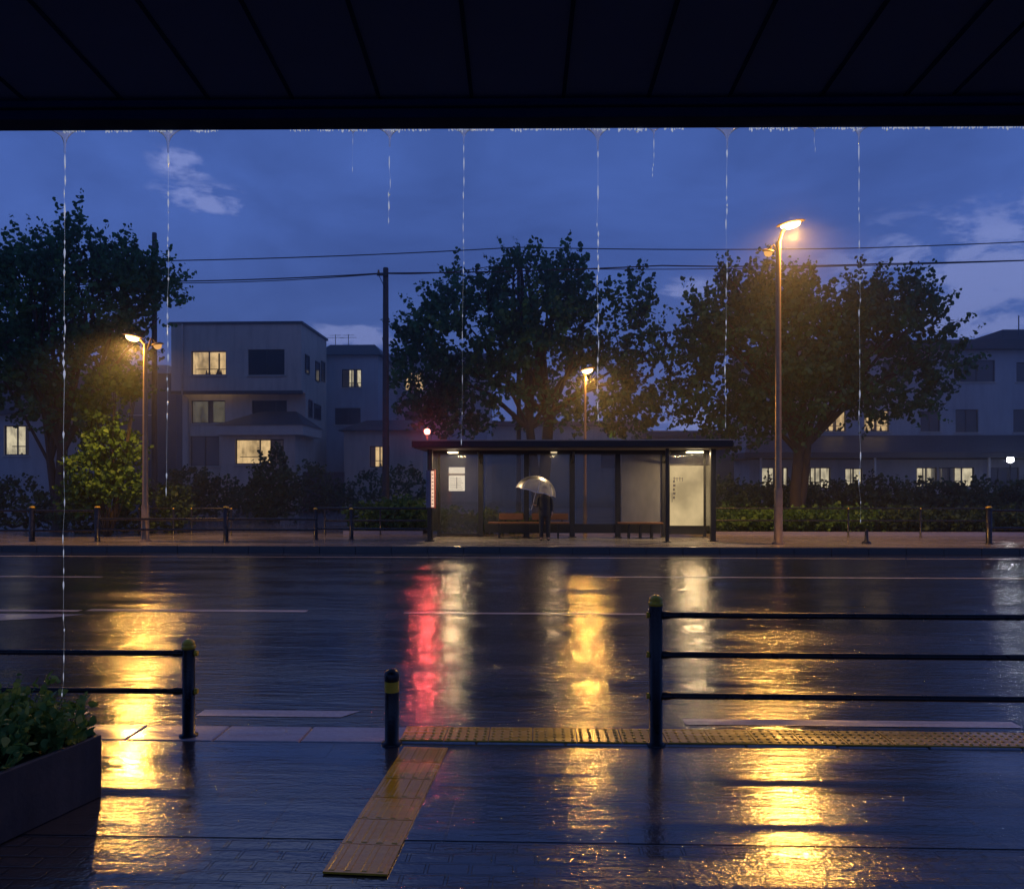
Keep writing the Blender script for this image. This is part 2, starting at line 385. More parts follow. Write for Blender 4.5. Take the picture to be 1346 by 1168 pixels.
# ------------------------------------------------------------------ canopy over the viewer
EY = 3.85
TILT = .0225                       # the canopy edge is not quite parallel to the kerb
def eave(px, py=163):
    p = W(px, py, EY)
    for _ in range(3): p = W(px, py, EY + TILT * p.x)
    p.z = W(673, 163, EY).z; return p
z_e = eave(673).z; slope = -.062
cx0, cx1 = -9.0, 9.0
can = thing('canopy', (0, EY, z_e), 'dark underside of the roof canopy over the viewer, with seamed panels and dripping edge', 'canopy')
seam_px = [-230, -90, 45, 168, 280, 388, 500, 620, 740, 852, 958, 1080, 1193, 1255, 1380, 1500, 1640]
ysf = 3.78; y_back = -4.5
def zc(y): return z_e + .085 + (y - EY) * slope
sx = [W(p, 140, ysf).x for p in seam_px]
edges = [cx0] + sx + [cx1]
for i in range(len(edges) - 1):
    a, b = edges[i] + .007, edges[i + 1] - .007
    j = random.uniform(-.003, .003)
    mb = MB(); mb.add([(a, y_back, zc(y_back) + j), (b, y_back, zc(y_back) + j), (b, ysf, zc(ysf) + j), (a, ysf, zc(ysf) + j),
                       (a, y_back, zc(y_back) + .03), (b, y_back, zc(y_back) + .03), (b, ysf, zc(ysf) + .03), (a, ysf, zc(ysf) + .03)],
                      [(0, 1, 2, 3), (4, 7, 6, 5), (0, 4, 5, 1), (1, 5, 6, 2), (2, 6, 7, 3), (3, 7, 4, 0)])
    mb.build('soffit_panel', M['soffit'], can)
mb = MB(); mb.add([(cx0, y_back, zc(y_back) + .035), (cx1, y_back, zc(y_back) + .035), (cx1, EY, zc(EY) + .05), (cx0, EY, zc(EY) + .05),
                   (cx0, y_back, zc(y_back) + .2), (cx1, y_back, zc(y_back) + .2), (cx1, EY, zc(EY) + .2), (cx0, EY, zc(EY) + .2)],
                  [(0, 1, 2, 3), (4, 7, 6, 5), (0, 4, 5, 1), (1, 5, 6, 2), (2, 6, 7, 3), (3, 7, 4, 0)])
mb.build('roof_deck', M['fascia'], can)
mb = MB(); mb.box(cx0, cx1, ysf + .002, EY + .06, z_e, z_e + .24); mb.box(cx0, cx1, ysf - .03, ysf, z_e + .045, z_e + .08)
mb.build('fascia', M['fascia'], can, bevel=.006)
# seam battens
for x in sx:
    mb = MB(); mb.add([(x - .009, y_back, zc(y_back) - .006), (x + .009, y_back, zc(y_back) - .006), (x + .009, ysf - .035, zc(ysf) - .006), (x - .009, ysf - .035, zc(ysf) - .006),
                       (x - .009, y_back, zc(y_back) + .02), (x + .009, y_back, zc(y_back) + .02), (x + .009, ysf - .035, zc(ysf) + .02), (x - .009, ysf - .035, zc(ysf) + .02)],
                      [(0, 1, 2, 3), (4, 7, 6, 5), (0, 4, 5, 1), (1, 5, 6, 2), (2, 6, 7, 3), (3, 7, 4, 0)])
    mb.build('seam_strip', M['fascia'], can)
can.rotation_euler.z = TILT
# water film and beads along the edge: stuff nobody could count
mb = MB(); x = eave(-60).x; xe = eave(1410).x
def drop(mb, c, r, h, n=6):
    mb.lathe([(0.0001, h * .5), (r * .5, h * .3), (r * .95, 0), (r * .7, -h * .35), (0.0001, -h * .5)], c, n)
while x < xe:
    if noise.noise((x * 1.7, 3, 0)) > -.25 and noise.noise((x * 9, 7, 0)) > -.12:
        r = random.uniform(.0025, .0055) * (1.3 if random.random() < .12 else 1)
        h = r * random.uniform(1.6, 3.2 if random.random() < .8 else 6)
        drop(mb, (x, EY + .062 + TILT * x, z_e + .003 - h * .32), r, h)
    x += random.uniform(.004, .016)
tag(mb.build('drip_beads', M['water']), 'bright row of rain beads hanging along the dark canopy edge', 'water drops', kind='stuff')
def stream(px, bottom, strength, label):
    top = eave(px, 163); top.y += .064
    land = W(px, bottom, EY).z
    t = thing('water_stream', (top.x, top.y, max(land, 0)), label, 'water stream', 'rain streams falling from the canopy edge')
    wv = .055 * strength
    mb = MB(); sh = .10 * strength; n = 14; k = 12
    rows = []                                              # funnel: film gathered into a thread
    for i in range(k + 1):
        q = i / k; hw = wv * (1 - q) ** 4.2 + .0045 * strength; z = top.z + .004 - sh * q
        rows.append((hw, z))
    vs = []
    for hw, z in rows:
        for j in range(n):
            an = 2 * PI * j / n; vs.append((top.x + hw * math.cos(an), top.y + min(hw, .006) * math.sin(an), z))
    mb.add(vs, [(i * n + j, i * n + (j + 1) % n, (i + 1) * n + (j + 1) % n, (i + 1) * n + j) for i in range(k) for j in range(n)], True)
    mb.build('funnel', M['glowing_water_film'], t)
    mb = MB(); z = top.z - sh; drift = random.uniform(-.012, .008); z0 = z; P = []; Rr = []
    while z > land:
        fr = (z0 - z) / max(.1, z0 - land)
        L = random.uniform(.015, .06) * (1 if fr > .12 else 1.6); rr_ = random.uniform(.0022, .0052) * strength * (1 - .35 * fr) * (1 if random.random() < .85 else 1.35)
        keep = random.random() > .22 + .35 * fr * (strength < .9) + .2 * (noise.noise(Vector((px * .7, z * 2.2, 0))) > .1); cx = top.x + drift * fr + random.gauss(0, .0012 + .002 * fr); cy_ = top.y + random.gauss(0, .002)
        if keep:
            for q, k_ in ((0, .1), (.18, .75), (.45, 1), (.75, .6), (1, .1)): P.append((cx, cy_, z - L * q)); Rr.append(max(.00015, rr_ * k_))
        z -= L * random.uniform(1.05, 1.35) + random.uniform(0, .04) * (.2 + fr) * (1 if strength > .9 else 1.6)
    mb.tube(P, Rr, 7, False)
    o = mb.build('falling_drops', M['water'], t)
stream(75, 925, 1.15, 'longest stream of drops, falling at the far left before the left tree')
stream(213, 640, 1.15, 'strong stream of drops falling just right of the left street lamp')
stream(509, 300, .9, 'short funnel of water dripping above the tall utility pole')
stream(608, 620, .75, 'thin broken stream of drops left of the middle tree top')
stream(787, 575, 1.1, 'stream of drops falling in front of the middle tree, right of its street lamp')
stream(960, 575, 1.05, 'stream of drops falling just left of the tall right street lamp')
stream(1136, 716, .8, 'stream of drops falling right of the tall right street lamp')
stream(862, 262, .5, 'faint short trickle right of the stream before the middle tree')
stream(460, 240, .4, 'faintest short trickle left of the funnel above the utility pole')
stream(1077, 250, .45, 'faint short trickle above the tall right street lamp')
# ------------------------------------------------------------------ near guard fences, bollard
def cap_profile(w, h, r):
    return [(r * 1.0, 0), (r * 1.12, .004), (r * 1.12, h * .35), (r * .95, h * .42), (r * 1.02, h * .5), (r * 1.0, h * .66), (r * .6, h * .9), (r * .15, h), (0.0001, h)]
def post(t, x, y, top, r, capm='yellow_cap', z0=0.0, n=20, caph=.075):
    mb = MB(); mb.lathe([(r * 1.5, z0), (r * 1.5, z0 + .012), (r, z0 + .02), (r, top - caph)], (x, y, 0), n)
    o = mb.build('post', M['black_metal'], t)
    mb = MB(); mb.lathe(cap_profile(0, caph, r), (x, y, top - caph), n); mb.build('cap', M[capm], o)
    return o
def collar(t, x, y, z, r, L=.05, yel=False):
    mb = MB(); mb.tube([(x, y, z), (x + L * .4, y, z), (x + L, y, z)], [r, r, r * .8], 12); return mb.build('collar', M['yellow_cap' if yel else 'black_metal'], t)
YF = G(862, 978).y
p0 = G(862, 978)
t = thing('guard_fence', (p0.x, YF, 0), 'tall black three-rail guard fence at the kerb on the right, with yellow post cap', 'fence', 'black guard fences along the near kerb')
topz = W(862, 781, YF).z
post(t, p0.x, YF, topz, .045)
xr = 7.4
post(t, xr, YF, topz, .045)
for py in (808, 860, 914):
    z = W(862, py, YF).z
    mb = MB(); mb.tube([(p0.x + .045, YF, z), ((p0.x + xr) / 2, YF, z - .004), (xr, YF, z)], .021, 14); mb.build('rail', M['black_metal'], t)
    collar(t, p0.x + .04, YF, z, .03, .06); collar(t, p0.x - .062, YF, z, .022, .02, True)
def rail_beads(t, x0, x1, y, zs, r):
    mb = MB()
    for z in zs:
        x = x0
        while x < x1:
            x += random.expovariate(9) + .012; rr_ = random.uniform(.0022, .0045); drop(mb, (x, y, z - r - rr_ * .5), rr_, rr_ * 2.6)
    o = mb.build('rain_beads', M['glowing_water_film'], t); o['kind'] = 'stuff'
rail_beads(t, p0.x + .1, 4.2, YF, [W(862, p, YF).z for p in (808, 860, 914)], .021)
p1 = G(248, 967); YL = p1.y
t = thing('guard_fence', (p1.x, YL, 0), 'low black two-rail guard fence at the kerb on the left behind the planter', 'fence', 'black guard fences along the near kerb')
topz = W(248, 839, YL).z
post(t, p1.x, YL, topz, .042, caph=.07)
post(t, p1.x - 4.2, YL, topz, .042, caph=.07)
for py in (858, 908):
    z = W(248, py, YL).z
    mb = MB(); mb.tube([(p1.x - .04, YL, z), (p1.x - 2, YL, z - .003), (p1.x - 4.2, YL, z)], .02, 14); mb.build('rail', M['black_metal'], t)
    collar(t, p1.x - .10, YL, z, .028, .06); collar(t, p1.x + .045, YL, z, .022, .02, True)
rail_beads(t, p1.x - 2.0, p1.x - .1, YL, [W(248, p, YL).z for p in (858, 908)], .02)
p2 = G(515, 977)
t = thing('bollard', (p2.x, p2.y, 0), 'short black bollard with rounded top and yellow band beside the yellow tactile strip', 'bollard')
topz = W(515, 878, p2.y).z; r = .047
mb = MB(); mb.lathe([(r * 1.45, 0), (r * 1.45, .012), (r, .02), (r, topz - .155)], (p2.x, p2.y, 0), 24); mb.build('post', M['black_metal'], t)
mb = MB(); mb.lathe([(r * 1.04, topz - .155), (r * 1.04, topz - .085)], (p2.x, p2.y, 0), 24); mb.build('reflective_band', M['yellow_cap'], t)
mb = MB(); mb.lathe([(r, topz - .085), (r * 1.06, topz - .08), (r * 1.06, topz - .04), (r * .9, topz - .02), (r * .5, topz - .004), (.0001, topz)], (p2.x, p2.y, 0), 24); mb.build('cap', M['black_metal'], t)
# ------------------------------------------------------------------ foliage
LEAF = np.array([(0, -1), (.62, -.55), (.8, .15), (.35, .8), (0, 1.05), (-.35, .8), (-.8, .15), (-.62, -.55)], float)
def leaf_mesh(name, C, S, m, parent, nrm_bias=None, shape=LEAF):
    n = len(C); k = len(shape)
    a = RNG.normal(size=(n, 3))
    if nrm_bias is not None: a = a + nrm_bias
    a /= np.linalg.norm(a, axis=1, keepdims=True)
    b = RNG.normal(size=(n, 3)); u = np.cross(a, b); u /= np.linalg.norm(u, axis=1, keepdims=True); w = np.cross(a, u)
    V = C[:, None, :] + (shape[None, :, 0, None] * u[:, None, :] + shape[None, :, 1, None] * w[:, None, :]) * S[:, None, None] \
        + a[:, None, :] * (np.abs(shape[None, :, 0, None]) * .3 * S[:, None, None])
    V = V.reshape(-1, 3)
    me = bpy.data.meshes.new(name); me.vertices.add(len(V)); me.vertices.foreach_set('co', V.astype(np.float32).ravel())
    me.loops.add(n * k); me.loops.foreach_set('vertex_index', np.arange(n * k, dtype=np.int32))
    me.polygons.add(n); me.polygons.foreach_set('loop_start', np.arange(0, n * k, k, dtype=np.int32)); me.polygons.foreach_set('loop_total', np.full(n, k, dtype=np.int32))
    me.materials.append(m); me.update(calc_edges=True); me.validate()
    o = bpy.data.objects.new(name, me); COL.objects.link(o); o.parent = parent; o.location = -root_loc(parent)
    return o
def inside(lumps, n, shell=.55):
    "random points in a union of ellipsoids, denser toward the skin; returns points and outward directions"
    P = []; D = []; vol = np.array([l[3] * l[4] * l[5] for l in lumps]) ** .8; vol /= vol.sum()
    while len(P) < n:
        l = lumps[RNG.choice(len(lumps), p=vol)]
        d = RNG.normal(size=3); d /= np.linalg.norm(d); q = (shell + (1 - shell) * RNG.random()) if RNG.random() < .7 else RNG.random() ** .5
        p = np.array(l[:3]) + d * np.array(l[3:6]) * q
        P.append(p); D.append(d)
    return np.array(P), np.array(D)
def tree(name, base, lumps_px, Y, label, cat='tree', group=None, twigs=1300, leaf=.13, m='leaf', trunks=None, gap=-.02, depth=.85, lo=2.0, tl=.95):
    t = thing(name, base, label, cat, group)
    lumps = []
    for (px, py, rx, ry) in lumps_px:
        c = W(px, py, Y + random.uniform(-.8, .8)); s = Y / 1000
        lumps.append((c.x, c.y, c.z, rx * s, max(rx, ry) * s * depth, ry * s))
    P, D = inside(lumps, twigs)
    C = []; S = []
    for p, d in zip(P, D):
        nv = noise.noise(Vector(p) * .6) + .5 * noise.noise(Vector(p) * 2.1)
        if nv < -.18 - gap or (nv < .02 and random.random() < .3): continue
        if p[2] < lo: continue
        dr = Vector(d) * 1.0 + Vector((0, 0, .8)) + Vector(RNG.normal(size=3)) * .35; dr.normalize()
        L = RNG.uniform(.35, tl * 1.4); k = int(9 + L * 9)
        for i in range(k):
            q = (i + .5) / k
            c = Vector(p) + dr * L * q + Vector(RNG.normal(size=3)) * (.13 * (1.15 - q * .95)) * (leaf / .13)
            C.append(c); S.append(leaf * RNG.uniform(.42, 1.2) * (1.05 - .4 * q))
    leaf_mesh('crown', np.array(C), np.array(S), M[m], t)
    mb = MB(); b = Vector(base)
    for (fork, r0, lims) in trunks:
        f = Vector(fork); mid = (b + f) / 2 + Vector((random.uniform(-.08, .08), 0, 0))
        mb.tube([b + Vector((0, 0, -.1)), b + Vector((0, 0, .25)), mid, f], [r0 * 1.7, r0 * 1.15, r0, r0 * .85], 12)
        for k in range(lims):
            l = lumps[k % len(lumps)]; e = Vector(l[:3]) + Vector((random.uniform(-.5, .5) * l[3], random.uniform(-.5, .5) * l[4], random.uniform(-.1, .8) * l[5]))
            m1 = f.lerp(e, .35) + Vector((0, 0, .35)) + Vector((random.uniform(-.25, .25), 0, random.uniform(-.1, .2))); m2 = f.lerp(e, .7) + Vector((random.uniform(-.3, .3), random.uniform(-.3, .3), .3))
            r1 = r0 * random.uniform(.38, .6)
            mb.tube([f - Vector((0, 0, .15)), m1, m2, e], [r1, r1 * .75, r1 * .45, r1 * .15], 8)
            for j in range(4):
                s0 = m1.lerp(m2, random.random()) if j < 2 else m2.lerp(e, random.random())
                e2 = s0 + Vector((random.uniform(-.8, .8), random.uniform(-.7, .7), random.uniform(.1, .7)))
                mb.tube([s0, s0.lerp(e2, .5) + Vector((0, 0, .12)), e2], [r1 * .3, r1 * .2, r1 * .07], 6)
    mb.build('trunk', M['bark'], t)
    return t
# middle tree
YT = 31.0
b = W(708, 690, YT); b.z = 0
tree('broadleaf_tree', b, [(705, 430, 95, 85), (684, 350, 20, 26), (682, 352, 16, 26), (686, 345, 18, 24), (680, 365, 26, 26), (620, 430, 75, 62), (800, 425, 70, 62), (575, 475, 52, 62), (850, 490, 46, 60), (650, 510, 80, 55), (780, 515, 75, 50), (690, 375, 34, 40),
      (745, 372, 30, 38), (610, 385, 38, 30), (788, 385, 24, 30), (850, 415, 28, 30), (548, 440, 26, 26), (560, 530, 34, 36), (840, 555, 40, 30), (600, 545, 50, 28), (536, 490, 22, 34)], YT,
     'largest tree, spreading dark crown behind the middle of the bus shelter', group='dark broadleaf trees', twigs=2600, leaf=.125,
     trunks=[(W(696, 560, YT), .20, 9), (W(722, 545, YT), .24, 11)], lo=W(700, 585, YT).z)
# right tree
YR = 29.0
b = W(1047, 690, YR); b.z = 0
tree('broadleaf_tree', b, [(1050, 450, 95, 75), (960, 470, 58, 70), (1150, 455, 75, 70), (1000, 400, 42, 38), (1200, 430, 42, 45), (1235, 470, 34, 32), (930, 430, 30, 38), (970, 385, 26, 28),
      (1085, 392, 30, 30), (1135, 395, 28, 26), (920, 530, 30, 40), (1040, 520, 75, 45), (1160, 520, 65, 34), (1190, 395, 20, 24), (975, 555, 40, 40), (1225, 520, 30, 26)], YR,
     'wide dark tree behind the tall street lamp, right of the bus shelter', group='dark broadleaf trees', twigs=2500, leaf=.12,
     trunks=[(W(1050, 590, YR), .21, 12), (W(1062, 575, YR), .17, 8)], lo=W(1050, 590, YR).z)
# left tree
YLt = 27.0
b = W(78, 690, YLt); b.z = 0
tree('broadleaf_tree', b, [(60, 400, 90, 75), (-20, 430, 70, 90), (140, 400, 60, 70), (60, 330, 26, 42), (110, 330, 22, 30), (20, 345, 26, 30), (150, 350, 30, 30), (195, 385, 38, 34), (215, 430, 22, 18),
      (60, 480, 85, 60), (-10, 520, 60, 55), (140, 480, 45, 40), (95, 550, 40, 28), (175, 360, 22, 26), (95, 300, 12, 20), (45, 298, 14, 20)], YLt,
     'tall dark tree at the far left behind the left street lamp', group='dark broadleaf trees', twigs=2400, leaf=.115,
     trunks=[(W(82, 590, YLt), .2, 10), (W(66, 605, YLt), .15, 7)], lo=W(70, 590, YLt).z)
def bush(lumps_px, Y, label, m='leaf_b', n=500, leaf=.075, group='bushes and hedges behind the far pavement', name='bush', cat='bush', zb=0.0, tl=.35):
    xs = [l[0] for l in lumps_px]; b = W(sum(xs) / len(xs), 690, Y); b.z = zb
    t = thing(name, b, label, cat, group); s = Y / 1000; lumps = []
    for (px, py, rx, ry) in lumps_px:
        c = W(px, py, Y + random.uniform(-.2, .2)); rz = ry * s
        if name == 'bush': tp = c.z + rz; rz = (tp - zb) / 2 * 1.04; c.z = zb + rz * .96
        lumps.append((c.x, c.y, c.z, rx * s, min(rx, 45) * s * .8, rz))
    P, D = inside(lumps, n, .7); C = []; S = []
    for p, d in zip(P, D):
        if p[2] < zb: continue
        dr = Vector(d) + Vector((0, 0, .5)) + Vector(RNG.normal(size=3)) * .4; dr.normalize(); L = RNG.uniform(.1, tl)
        for i in range(8):
            C.append(Vector(p) + dr * L * (i / 7) + Vector(RNG.normal(size=3)) * .05); S.append(leaf * RNG.uniform(.5, 1.1))
    leaf_mesh('foliage', np.array(C), np.array(S), M[m], t)
    mb = MB()
    for l in lumps:
        for k in range(3):
            e = Vector(l[:3]) + Vector((random.uniform(-.5, .5) * l[3], random.uniform(-.5, .5) * l[4], 0)); s0 = Vector((b.x, b.y, zb)) if name == 'bush' else Vector((l[0], l[1], zb)).lerp(Vector((b.x, b.y, zb)), .9)
            mb.tube([s0, s0.lerp(e, .5) + Vector((.05, 0, 0)), e], [.03, .02, .01], 6)
    mb.build('stem', M['bark'], t)
    return t
bush([(600, 680, 26, 10), (640, 684, 26, 9), (680, 686, 22, 8)], 27.0, 'low green bush seen through the left panes of the bus shelter', 'leaf_lit', n=360, leaf=.07, zb=.03, tl=.25)
# yellow-green small tree lit by the left lamp
bush([(150, 595, 34, 30), (120, 625, 30, 34), (160, 640, 26, 24), (110, 655, 26, 22), (150, 505, 30, 16), (120, 535, 22, 16), (178, 520, 16, 10), (140, 560, 24, 18)], 24.6,
     'yellow-green young tree lit by the left street lamp', 'leaf_lit', 800, .082, None, 'young_tree', 'tree', tl=.5)
bush([(210, 655, 50, 18), (120, 672, 50, 14)], 26.5, 'low lit shrub at the foot of the left street lamp, beside the yellow-green tree', n=420)
bush([(20, 655, 50, 24), (70, 665, 30, 18), (-40, 650, 40, 30)], 27.5, 'dark hedge at the far left under the tall tree', n=420, zb=.1)
bush([(250, 640, 34, 24), (285, 650, 34, 22), (235, 662, 26, 12)], 31, 'rounded green bushes in front of the three-storey house', n=520, zb=.42)
bush([(357, 622, 24, 32), (350, 650, 32, 22), (375, 640, 20, 24)], 30, 'tall dark shrub in front of the lit ground-floor window', n=520, zb=.35)
bush([(410, 640, 26, 30), (330, 658, 30, 14), (440, 655, 26, 18)], 33, 'dark bushes at the corner between the three-storey house and its neighbour', n=420, zb=.45)
bush([(485, 645, 30, 22), (530, 640, 30, 24)], 34, 'dark shrubs behind the tall utility pole', n=320, zb=.3)
bush([(485, 678, 30, 12), (530, 672, 34, 14), (550, 680, 26, 12)], 27.2, 'low green bush between the utility pole and the bus shelter', 'leaf_lit', n=520, zb=.03)
for i, (x0, lb) in enumerate([(955, 'dark hedge section nearest the bus shelter on the right'), (1020, 'dark hedge section under the tall right street lamp'), (1085, 'dark hedge section under the right tree, before the lit windows'),
                             (1150, 'dark hedge section below the pair of lit upper windows'), (1215, 'dark hedge section before the row of lit ground windows'), (1280, 'dark hedge section left of the white post lamp'), (1345, 'dark hedge section at the right edge of the photo')]):
    bush([(x0, 648 + random.uniform(-4, 4), 40, 17), (x0 + 30, 655, 34, 18), (x0 - 15, 662, 34, 14)], 30.5, lb, n=430, leaf=.08, zb=.03)
for i, (x0, lb) in enumerate([(965, 'low bright green hedge beside the right end of the bus shelter'), (1035, 'low green hedge at the base of the tall street lamp'), (1110, 'low hedge behind the short post right of the tall lamp'),
                             (1190, 'low dark hedge in the middle of the right rails'), (1270, 'low dark hedge left of the right end post'), (1345, 'low dark hedge right of the right end post')]):
    bush([(x0, 680, 42, 11), (x0 + 28, 683, 36, 10), (x0 - 22, 684, 34, 9)], 27.3, lb, 'leaf_lit' if i < 3 else 'leaf_b', n=420, leaf=.07, zb=.03, tl=.25)  # first hedges take the lit leaf colour in place of lamplight
# ------------------------------------------------------------------ buildings
def rect_px(x0, x1, y0, y1, Y):
    a = W(x0, y1, Y); b = W(x1, y0, Y); return a.x, b.x, a.z, b.z
def facade(mb, x0, x1, z0, z1, Y, holes, rev=.16):
    xs = sorted({x0, x1, *[h[0] for h in holes], *[h[1] for h in holes]}); zs = sorted({z0, z1, *[h[2] for h in holes], *[h[3] for h in holes]})
    for i in range(len(xs) - 1):
        for j in range(len(zs) - 1):
            cx, cz = (xs[i] + xs[i + 1]) / 2, (zs[j] + zs[j + 1]) / 2
            if any(h[0] < cx < h[1] and h[2] < cz < h[3] for h in holes): continue
            mb.quad((xs[i], Y, zs[j]), (xs[i + 1], Y, zs[j]), (xs[i + 1], Y, zs[j + 1]), (xs[i], Y, zs[j + 1]))
    for a, b, c, d in holes:
        mb.quad((a, Y, c), (a, Y + rev, c), (a, Y + rev, d), (a, Y, d)); mb.quad((b, Y, c), (b, Y, d), (b, Y + rev, d), (b, Y + rev, c))
        mb.quad((a, Y, c), (b, Y, c), (b, Y + rev, c), (a, Y + rev, c)); mb.quad((a, Y, d), (a, Y + rev, d), (b, Y + rev, d), (b, Y, d))
def block(t, x0, x1, z0, z1, Y, dep, wall, holes, name='wall'):
    mb = MB(); facade(mb, x0, x1, z0, z1, Y, holes)
    mb.quad((x0, Y, z0), (x0, Y, z1), (x0, Y + dep, z1), (x0, Y + dep, z0)); mb.quad((x1, Y, z0), (x1, Y + dep, z0), (x1, Y + dep, z1), (x1, Y, z1))
    mb.quad((x0, Y + dep, z0), (x0, Y + dep, z1), (x1, Y + dep, z1), (x1, Y + dep, z0)); mb.quad((x0, Y, z1), (x1, Y, z1), (x1, Y + dep, z1), (x0, Y + dep, z1))
    return mb.build(name, M[wall], t)
def window(t, h, Y, kind, mull=1, curtains=(), items=0, label=None):
    a, b, c, d = h; y = Y + .09
    mb = MB(); f = .05
    mb.box(a, a + f, y, y + .05, c, d); mb.box(b - f, b, y, y + .05, c, d); mb.box(a + f, b - f, y, y + .05, c, c + f); mb.box(a + f, b - f, y, y + .05, d - f, d)
    for i in range(mull):
        x = a + (b - a) * (i + 1) / (mull + 1); mb.box(x - .03, x + .03, y - .004, y + .046, c + f, d - f)
    w = mb.build('window', M['frame'], t)
    if label: w['label'] = label
    mb = MB(); mb.quad((a + f, y + .02, c + f), (b - f, y + .02, c + f), (b - f, y + .02, d - f), (a + f, y + .02, d - f))
    mb.build('pane', M['win_glass'] if kind != 'dark' else M['dark_glass'], w)
    mb = MB(); mb.box(a - .06, b + .06, Y - .07, Y + .085, c - .06, c - .003); mb.build('sill', M['trim'], w)
    if kind != 'dark':
        R = 1.6; mb = MB(); yb = y + R; y2 = y + .06
        mb.quad((a - .3, yb, c - .6), (b + .3, yb, c - .6), (b + .3, yb, d + .3), (a - .3, yb, d + .3))
        mb.quad((a - .3, y2, c - .6), (a - .3, yb, c - .6), (a - .3, yb, d + .3), (a - .3, y2, d + .3)); mb.quad((b + .3, y2, c - .6), (b + .3, y2, d + .3), (b + .3, yb, d + .3), (b + .3, yb, c - .6))
        mb.quad((a - .3, y2, d + .3), (a - .3, yb, d + .3), (b + .3, yb, d + .3), (b + .3, y2, d + .3)); mb.quad((a - .3, y2, c - .6), (b + .3, y2, c - .6), (b + .3, yb, c - .6), (a - .3, yb, c - .6))
        mb.build('room_interior', M[kind], w)
        for (q0, q1) in curtains:
            mb = MB(); n = 12; xs = np.linspace(a + (b - a) * q0, a + (b - a) * q1, n)
            for i in range(n - 1):
                y0_, y1_ = y + .12 + .03 * (i % 2), y + .12 + .03 * ((i + 1) % 2)
                mb.quad((xs[i], y0_, c - .1), (xs[i + 1], y1_, c - .1), (xs[i + 1], y1_, d + .1), (xs[i], y0_, d + .1))
            mb.build('curtain', M['curtain'], w)
        if items:
            mb = MB()
            for k in range(items):
                x = random.uniform(a + .2, b - .2); hh = random.uniform(.12, .4)
                mb.lathe([(.05, 0), (.07, hh * .5), (.03, hh * .8), (.035, hh), (0.0001, hh)], (x, y + .35, c - .02), 8)
            mb.box(a + (b - a) * .62, a + (b - a) * .66, y + .6, y + .64, c, d); mb.box(a, b, y + .5, y + .53, c + (d - c) * .30, c + (d - c) * .33)
            mb.build('furnishing', M['dark_item'], w)
    return w
def side_window(t, x, Y0, Y1, z0, z1):
    mb = MB(); f = .05
    mb.box(x + .002, x + .05, Y0, Y0 + f, z0, z1); mb.box(x + .002, x + .05, Y1 - f, Y1, z0, z1); mb.box(x + .002, x + .05, Y0 + f, Y1 - f, z0, z0 + f); mb.box(x + .002, x + .05, Y0 + f, Y1 - f, z1 - f, z1)
    w = mb.build('window', M['frame'], t)
    mb = MB(); mb.quad((x + .02, Y0 + f, z0 + f), (x + .02, Y1 - f, z0 + f), (x + .02, Y1 - f, z1 - f), (x + .02, Y0 + f, z1 - f)); mb.build('pane', M['dark_glass'], w)
# A: three-storey house
Y = 38.0; dep = 4.6
x0, x1, zt, _ = 0, 0, 0, 0
xa, xb = W(225, 500, Y).x, W(396, 500, Y).x; zt = W(310, 426, Y).z; zm = W(310, 515, Y).z
A = thing('apartment_house', ((xa + xb) / 2, Y, 0), 'three-storey grey-beige flat-roofed house with two lit windows, left of the utility pole', 'house')
w1 = rect_px(251, 297, 461, 493, Y); w2 = rect_px(326, 374, 459, 493, Y)
block(A, xa, xb, zm, zt - .003, Y, dep, 'stuccoA', [w1, w2])
window(A, w1, Y, 'room_warm', 1, (), 5); window(A, w2, Y, 'dark', 1)
Y2 = Y + .7
w3 = rect_px(251, 296, 526, 556, Y2); w4 = rect_px(331, 377, 526, 556, Y2); w5 = rect_px(250, 288, 573, 612, Y2)
block(A, xa + .25, xb - .003, 0, zm - .003, Y2, dep - .7, 'stuccoA', [w3, w4, w5], 'lower_wall')
window(A, w3, Y2, 'room_dim', 1, [(.45, .6)], 0); window(A, w4, Y2, 'dark', 2); window(A, w5, Y2, 'dark', 1)
mb = MB(); mb.box(xa - .08, xb + .08, Y - .08, Y + dep + .08, zt, zt + .12); mb.box(xa - .03, xb + .03, Y - .03, Y + .2, zm - .1, zm + .06); mb.build('parapet', M['roof'], A)
for (q0, q1, pa, pb) in ((.6, 1.3, 465, 490), (2.4, 3.2, 474, 500), (3.5, 4.2, 474, 500), (1.2, 1.8, 525, 548), (2.2, 3.4, 530, 550), (.9, 1.7, 578, 605)):
    side_window(A, xb, Y + q0, Y + q1, W(400, pb, Y + q0).z, W(400, pa, Y + q0).z)
mb = MB(); mb.tube([(xa + .6, Y - .08, zt), (xa + .6, Y - .08, zm - .12), (xa + .6, Y2 - .06, zm - .3), (xa + .6, Y2 - .06, 0)], .045, 8); mb.build('downpipe', M['trim'], A)
for (qx, qz) in ((W(306, 562, Y2).x, W(306, 562, Y2).z), (W(384, 562, Y2).x, W(384, 556, Y2).z)):
    mb = MB(); mb.box(qx - .35, qx + .35, Y2 - .34, Y2 - .05, qz - .28, qz + .28); ac = mb.build('air_conditioner', M['trim'], A, bevel=.02)
    mb = MB(); mb.lathe([(.21, 0), (.21, .012), (.06, .02)], (0, 0, 0), 16, mtx=Matrix.Rotation(PI / 2, 4, 'X')); mb.v = [(a + qx - .08, b + Y2 - .342, c + qz) for a, b, c in mb.v]; mb.build('fan_grille', M['frame'], ac)
